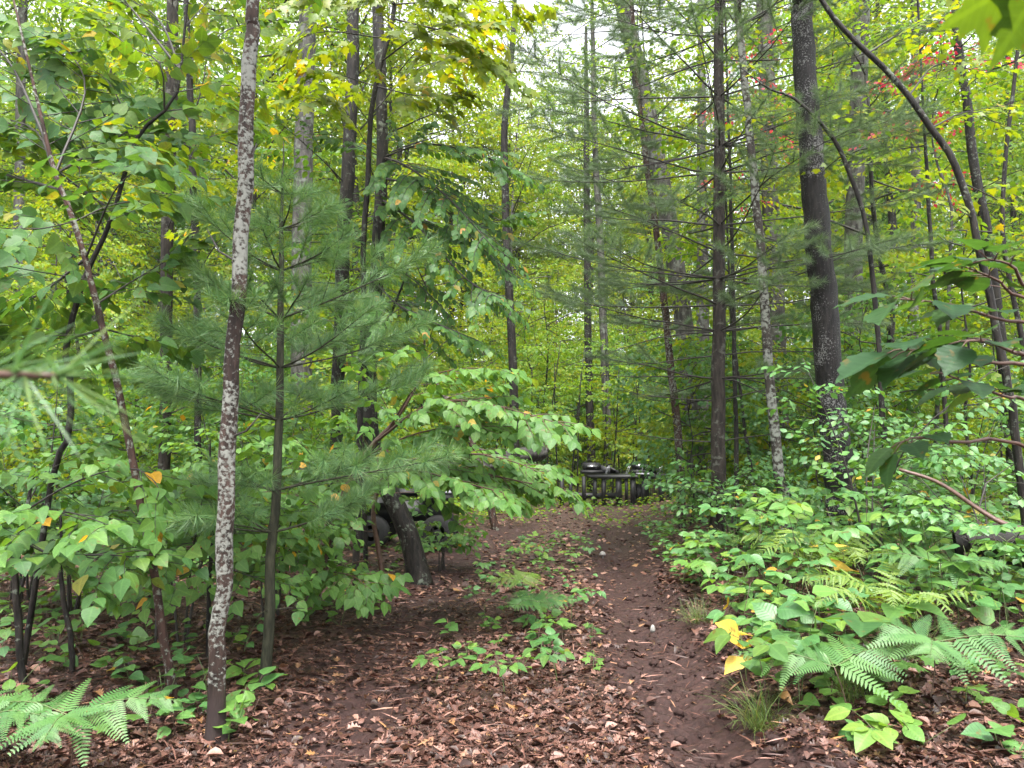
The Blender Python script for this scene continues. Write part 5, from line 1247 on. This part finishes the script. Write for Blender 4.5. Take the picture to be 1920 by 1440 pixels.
# black machine carrying two rounded units, beyond the trail
d = 22.0; pc = at(1175, 940, d); g = gzs(pc.x, d)
base = Vector((pc.x, d, g)); k = d / F0
mc = thing('flatbed_machine', 'black flat framed machine carrying two rounded black units beyond the end of the trail', 'machine', base)
top = at(0, 892, d).z - g
def mx(px): return (px - 1175) * k
part_box('deck', (mx(1180), 0, top), ((1258 - 1098) * k, 1.3, .07), M['black'], mc, .008)
part_box('side_rail', (mx(1180), -.68, top - .01), ((1252 - 1100) * k, .04, .10), M['black'], mc, .006)
part_box('tail_plate', (mx(1196), -.5, top * .45), (.45, .06, top * .6), M['black_matte'], mc, .01)
for px, w in ((1092, .10), (1112, .10), (1128, .12), (1200, .10), (1052, .12), (1068, .10), (1155, .16), (1169, .08), (1181, .14), (1232, .12), (1246, .14)):
    part_box('upright', (mx(px), -.6, top * .5), (w, .12, top), M['black_matte'], mc)
part_box('lower_beam', (mx(1100), -.5, .28), (1.7, .14, .16), M['black_matte'], mc)
part_box('loose_sheet', (mx(1204), -.45, top + .075), (.42, .6, .03), M['white'], mc, .004)
def wedge(name, x0, x1, y0, y1, z0, za, zb, mat):
    V = [(x0, y0, z0), (x1, y0, z0), (x1, y1, z0), (x0, y1, z0), (x0, y0, za), (x1, y0, zb), (x1, y1, zb), (x0, y1, za)]
    T = [(0, 1, 5), (0, 5, 4), (1, 2, 6), (1, 6, 5), (2, 3, 7), (2, 7, 6), (3, 0, 4), (3, 4, 7), (4, 5, 6), (4, 6, 7), (0, 2, 1), (0, 3, 2)]
    return link(name, make_mesh(name, np.array(V, float), np.array(T), mat, smooth=False), mc)
for px, w, h in ((1110, .50, .36), (1197, .34, .40)):
    x = mx(px); z = top + .06
    part_box('hood', (x, 0, z + h * .55), (w, .42, h * .6), M['black'], mc, .03)
    part_box('pedestal', (x, 0, z + h * .14), (w * 1.25, .5, h * .28), M['black_matte'], mc, .03)
    wedge('sloped_cover', x + w * .5, x + w * .5 + .42, -.2, .2, z, z + h * .7, z + .09, M['black_matte'])
    part_box('grille', (x, -.225, z + h * .55), (w * .6, .02, h * .22), M['chrome'], mc, .004)
    tubes('roll_bar', [(np.array([[x - w * .62, -.22, z], [x - w * .6, -.22, z + h * .8], [x - w * .15, -.22, z + h * 1.12], [x + w * .1, -.22, z + h * 1.1]]), [.011] * 4)], M['black_matte'], mc, (0, 0, 0), 6)
for k_ in range(7):
    xx = mx(1212) + (mx(1256) - mx(1212)) * k_ / 6
    tubes('rack_bar', [(np.array([[xx, -.66, .2], [xx, -.67, top * .6], [xx, -.66, top - .1]]), [.014, .013, .014])], M['black_matte'], mc, (0, 0, 0), 5)
wedge('sloped_cover', mx(1143), mx(1160), -.2, .2, top + .06, top + .26, top + .14, M['black_matte'])
wedge('sloped_cover', mx(1212), mx(1236), -.2, .2, top + .06, top + .28, top + .1, M['black_matte'])
for px in (1132, 1134, 1169, 1172, 1196, 1227, 1230):
    tubes('bright_bar', [(np.array([[mx(px), -.5, top + .06], [mx(px) + .05, -.5, top + .2], [mx(px) + .1, -.48, top + .3]]), [.012, .012, .01])], M['chrome'], mc, (0, 0, 0), 6)

# dark four wheeled vehicle half hidden behind the oval leaf shrub
d = 12.5; pc = at(765, 985, d); g = gzs(pc.x, d); base = Vector((pc.x, d, g)); k = d / F0
at_v = thing('parked_quad_bike', 'black four wheeled vehicle mostly hidden behind the leaves left of the trail', 'vehicle', base)
hz = at(0, 915, d).z - g
body = part_box('body', (0, 0, hz * .62), (1.25, .55, hz * .34), M['black'], at_v, .07)
part_box('fender', (-.48, -.1, hz * .78), (.5, .8, .10), M['black'], at_v, .045)
part_box('fender', (.50, -.1, hz * .86), (.5, .8, .09), M['black'], at_v, .04)
part_box('fender_glint', (.50, -.1, hz * .95), (.46, .66, .035), M['white'], at_v, .01)  # thin white plate, paints the pale reflection on top of the fender
part_box('seat', (-.05, 0, hz * .92), (.5, .3, .12), M['black_matte'], at_v, .05)
tubes('handlebar', [(np.array([[.25, -.36, hz * 1.16], [.28, -.15, hz * 1.12], [.28, .15, hz * 1.12], [.25, .36, hz * 1.16]]), [.014] * 4)], M['black_matte'], at_v, (0, 0, 0), 7)
for sx in (-.5, .52):
    for sy in (-.38, .38):
        w = lathe('wheel', [(.12, -.11), (.23, -.11), (.27, -.06), (.27, .06), (.23, .11), (.12, .11)], M['tyre'], at_v, (sx, sy, .26), 'y', 20)
        lathe('rim', [(.03, -.08), (.125, -.07), (.125, .07), (.03, .08)], M['chrome'], w, (sx, sy, .26), 'y', 12)

# fallen log with torn stub
d = 21.0; a_ = A(at(872, 888, d)); b_ = A(at(1018, 848, d + 1.2)); base = Vector((*a_[:2], gzs(a_[0], a_[1])))
lg = thing('fallen_log', 'thick rough barked fallen log lying beyond the shrub left of the machine', 'log', base)
P = smooth_line(np.array([a_, a_ * .5 + b_ * .5 + [0, 0, .08], b_]), 16)
tubes('log_trunk', [(P, np.linspace(.19, .23, 16))], bark_mat('ridged_log_bark', (.022, .02, .019), (.085, .08, .074), bump=1.0, ridges=9), lg, base, 14, .14)
tubes('torn_stub', [(np.array([b_, b_ + [-.1, 0, .3], b_ + [-.32, 0, .95]]), [.14, .11, .06])], M['bark_red'], lg, base, 8, .2)
tubes('torn_stub', [(np.array([b_, b_ + [.15, 0, .12], b_ + [.3, 0, .34]]), [.12, .09, .02])], M['bark_red'], lg, base, 7, .25)
tubes('limb', [(smooth_line(np.array([at(790, 833, d), at(900, 842, d), at(1000, 870, d - .5), at(1060, 900, d - 1)]), 10), np.linspace(.03, .02, 10))], M['twig'], lg, base, 5)

# log coloured near black all over, in the bank at the right edge, red brown branch above it
x0, d = 4.25, 6.5
p1, p2 = A(at(1790, 1015, 6.6)), A(at(1990, 1035, 6.3)); base = Vector((p1[0], p1[1], gf(p1[0], p1[1])))
bl = thing('black_log', 'black hollow looking log half buried under leaves at the right edge', 'log', base)
tubes('log_trunk', [(smooth_line(np.array([p1 - [0, 0, .02], p1 * .5 + p2 * .5 + [0, 0, .03], p2]), 10), np.linspace(.13, .17, 10))], plain_mat('black_wood', (.006, .005, .005), (.016, .013, .012), rough=.8, scale=25, bump=.8), bl, base, 14, .2)
pts = [at(1985, 1010, 5.9), at(1890, 985, 6.0), at(1835, 955, 6.1), at(1760, 905, 6.2), at(1686, 880, 6.3)]
base = Vector(pts[0])
fb = thing('fallen_branch', 'bare red brown broken branch sloping across the bank at the right', 'branch', base)
tubes('limb', [(smooth_line([A(p) for p in pts], 18), np.linspace(.023, .013, 18))], plain_mat('red_brown_wet_wood', (.05, .022, .015), (.095, .048, .034), rough=.45, scale=30, bump=.3), fb, base, 9, .12)
tubes('side_twig', [(np.array([pts[2], A(pts[2]) + [.1, .05, .2], A(pts[2]) + [.35, .1, .35]]), [.008, .006, .003])], M['twig'], fb, base, 5)

# mushrooms on the trail
for (px, py), s, lb in (((1130, 1040), .05, 'white mushroom cap at the far end of the hump between the ruts'), ((1224, 1186), .024, 'small white mushroom at the edge of the deeper wheel rut')):
    x, y = foot_at(px, py + 6); b = Vector((x, y, gf(x, y)))
    mu = thing('mushroom', lb, 'mushroom', b)
    lathe('cap', [(.012 * s / .05, .0), (s, .012), (s * 1.02, .03), (s * .75, .058), (s * .3, .072), (.002, .075)], M['mushroom'], mu, (0, 0, .03), 'z', 16)
    lathe('stalk', [(s * .28, -.02), (s * .22, .02), (s * .25, .05)], M['mushroom'], mu, (0, 0, 0), 'z', 10)

# fallen sticks
for i in range(34):
    y = 4 + 6 * rs.rand(); x = (rs.rand() * 2 - 1) * .6 * y; th = rs.rand() * 3.14; L = .12 + .4 * rs.rand() ** 2
    q = np.array([[x + L * t * math.cos(th), y + L * t * math.sin(th) + .03 * math.sin(t * 5 + i), 0] for t in (0, .35, .7, 1)])
    q[:, 2] = gfine(q[:, 0], q[:, 1]) + .022
    b = q[0].copy(); rr = .003 + .004 * rs.rand()
    o = tubes('fallen_stick', [(q, [rr, rr, rr * .8, rr * .5])], M['stem_brown'], None, b, 5); o.location = b
    tag(o, '%s brown stick lying %s' % ('long' if L > .3 else 'short' if L < .17 else 'broken', beside(x, y)), 'stick', 'fallen sticks on the forest floor')
# mud clods thrown up along the deeper rut
V, T = [], []; bse = 0
for i in range(420):
    y = 3.6 + 5.5 * rs.rand() ** 1.6; s = (.012 + .028 * rs.rand() ** 2.5); x = rut_r(y) + rs.choice([.42, -.36, .5, .1]) + .13 * rs.randn(); z = gf(x, y) + s * .3
    for_v = nrm(np.array([(i_, j_, k_) for i_ in (-1, 1) for j_ in (-1, 1) for k_ in (-1, 1)] + [(1.4, 0, 0), (-1.4, 0, 0), (0, 1.4, 0), (0, -1.4, 0), (0, 0, 1.4), (0, 0, -1.4)], float)) * s * (.7 + .6 * rs.rand(14, 1))
    F_ = []
    for f, c in (((4, 5, 7, 6), 8), ((0, 2, 3, 1), 9), ((2, 6, 7, 3), 10), ((0, 1, 5, 4), 11), ((1, 3, 7, 5), 12), ((0, 4, 6, 2), 13)):
        for a_i in range(4): F_.append((f[a_i], f[(a_i + 1) % 4], c))
    V.append(for_v * [1.2, 1, .8] + [x, y, z]); T.append(np.array(F_) + bse); bse += 14
me = make_mesh('mud_clods', np.concatenate(V), np.concatenate(T), M['ground']); a_b = me.attributes.new('bare', 'FLOAT', 'POINT'); a_b.data.foreach_set('value', np.ones(bse, np.float32))
o = link('mud_clods', me); o['kind'] = 'stuff'; o['label'] = 'crumbled dark mud clods along the deeper wheel rut'
print('OBJECTS', len(bpy.data.objects), 'TRIS', sum(len(m.polygons) for m in bpy.data.meshes))

# thin mist between the trees
HAZE = 0.0003
if HAZE:
    V, T = box_arr((0, 195, 21), (560, 490, 46))
    hz_m, n, l, out = new_mat('thin_mist')
    pv = n.new('ShaderNodeVolumePrincipled'); pv.inputs['Color'].default_value = (.92, .96, .93, 1); pv.inputs['Density'].default_value = HAZE; pv.inputs['Anisotropy'].default_value = .2
    l.new(pv.outputs[0], out.inputs['Volume'])
    o = link('haze', make_mesh('haze', V, T, hz_m, smooth=False)); o['kind'] = 'stuff'
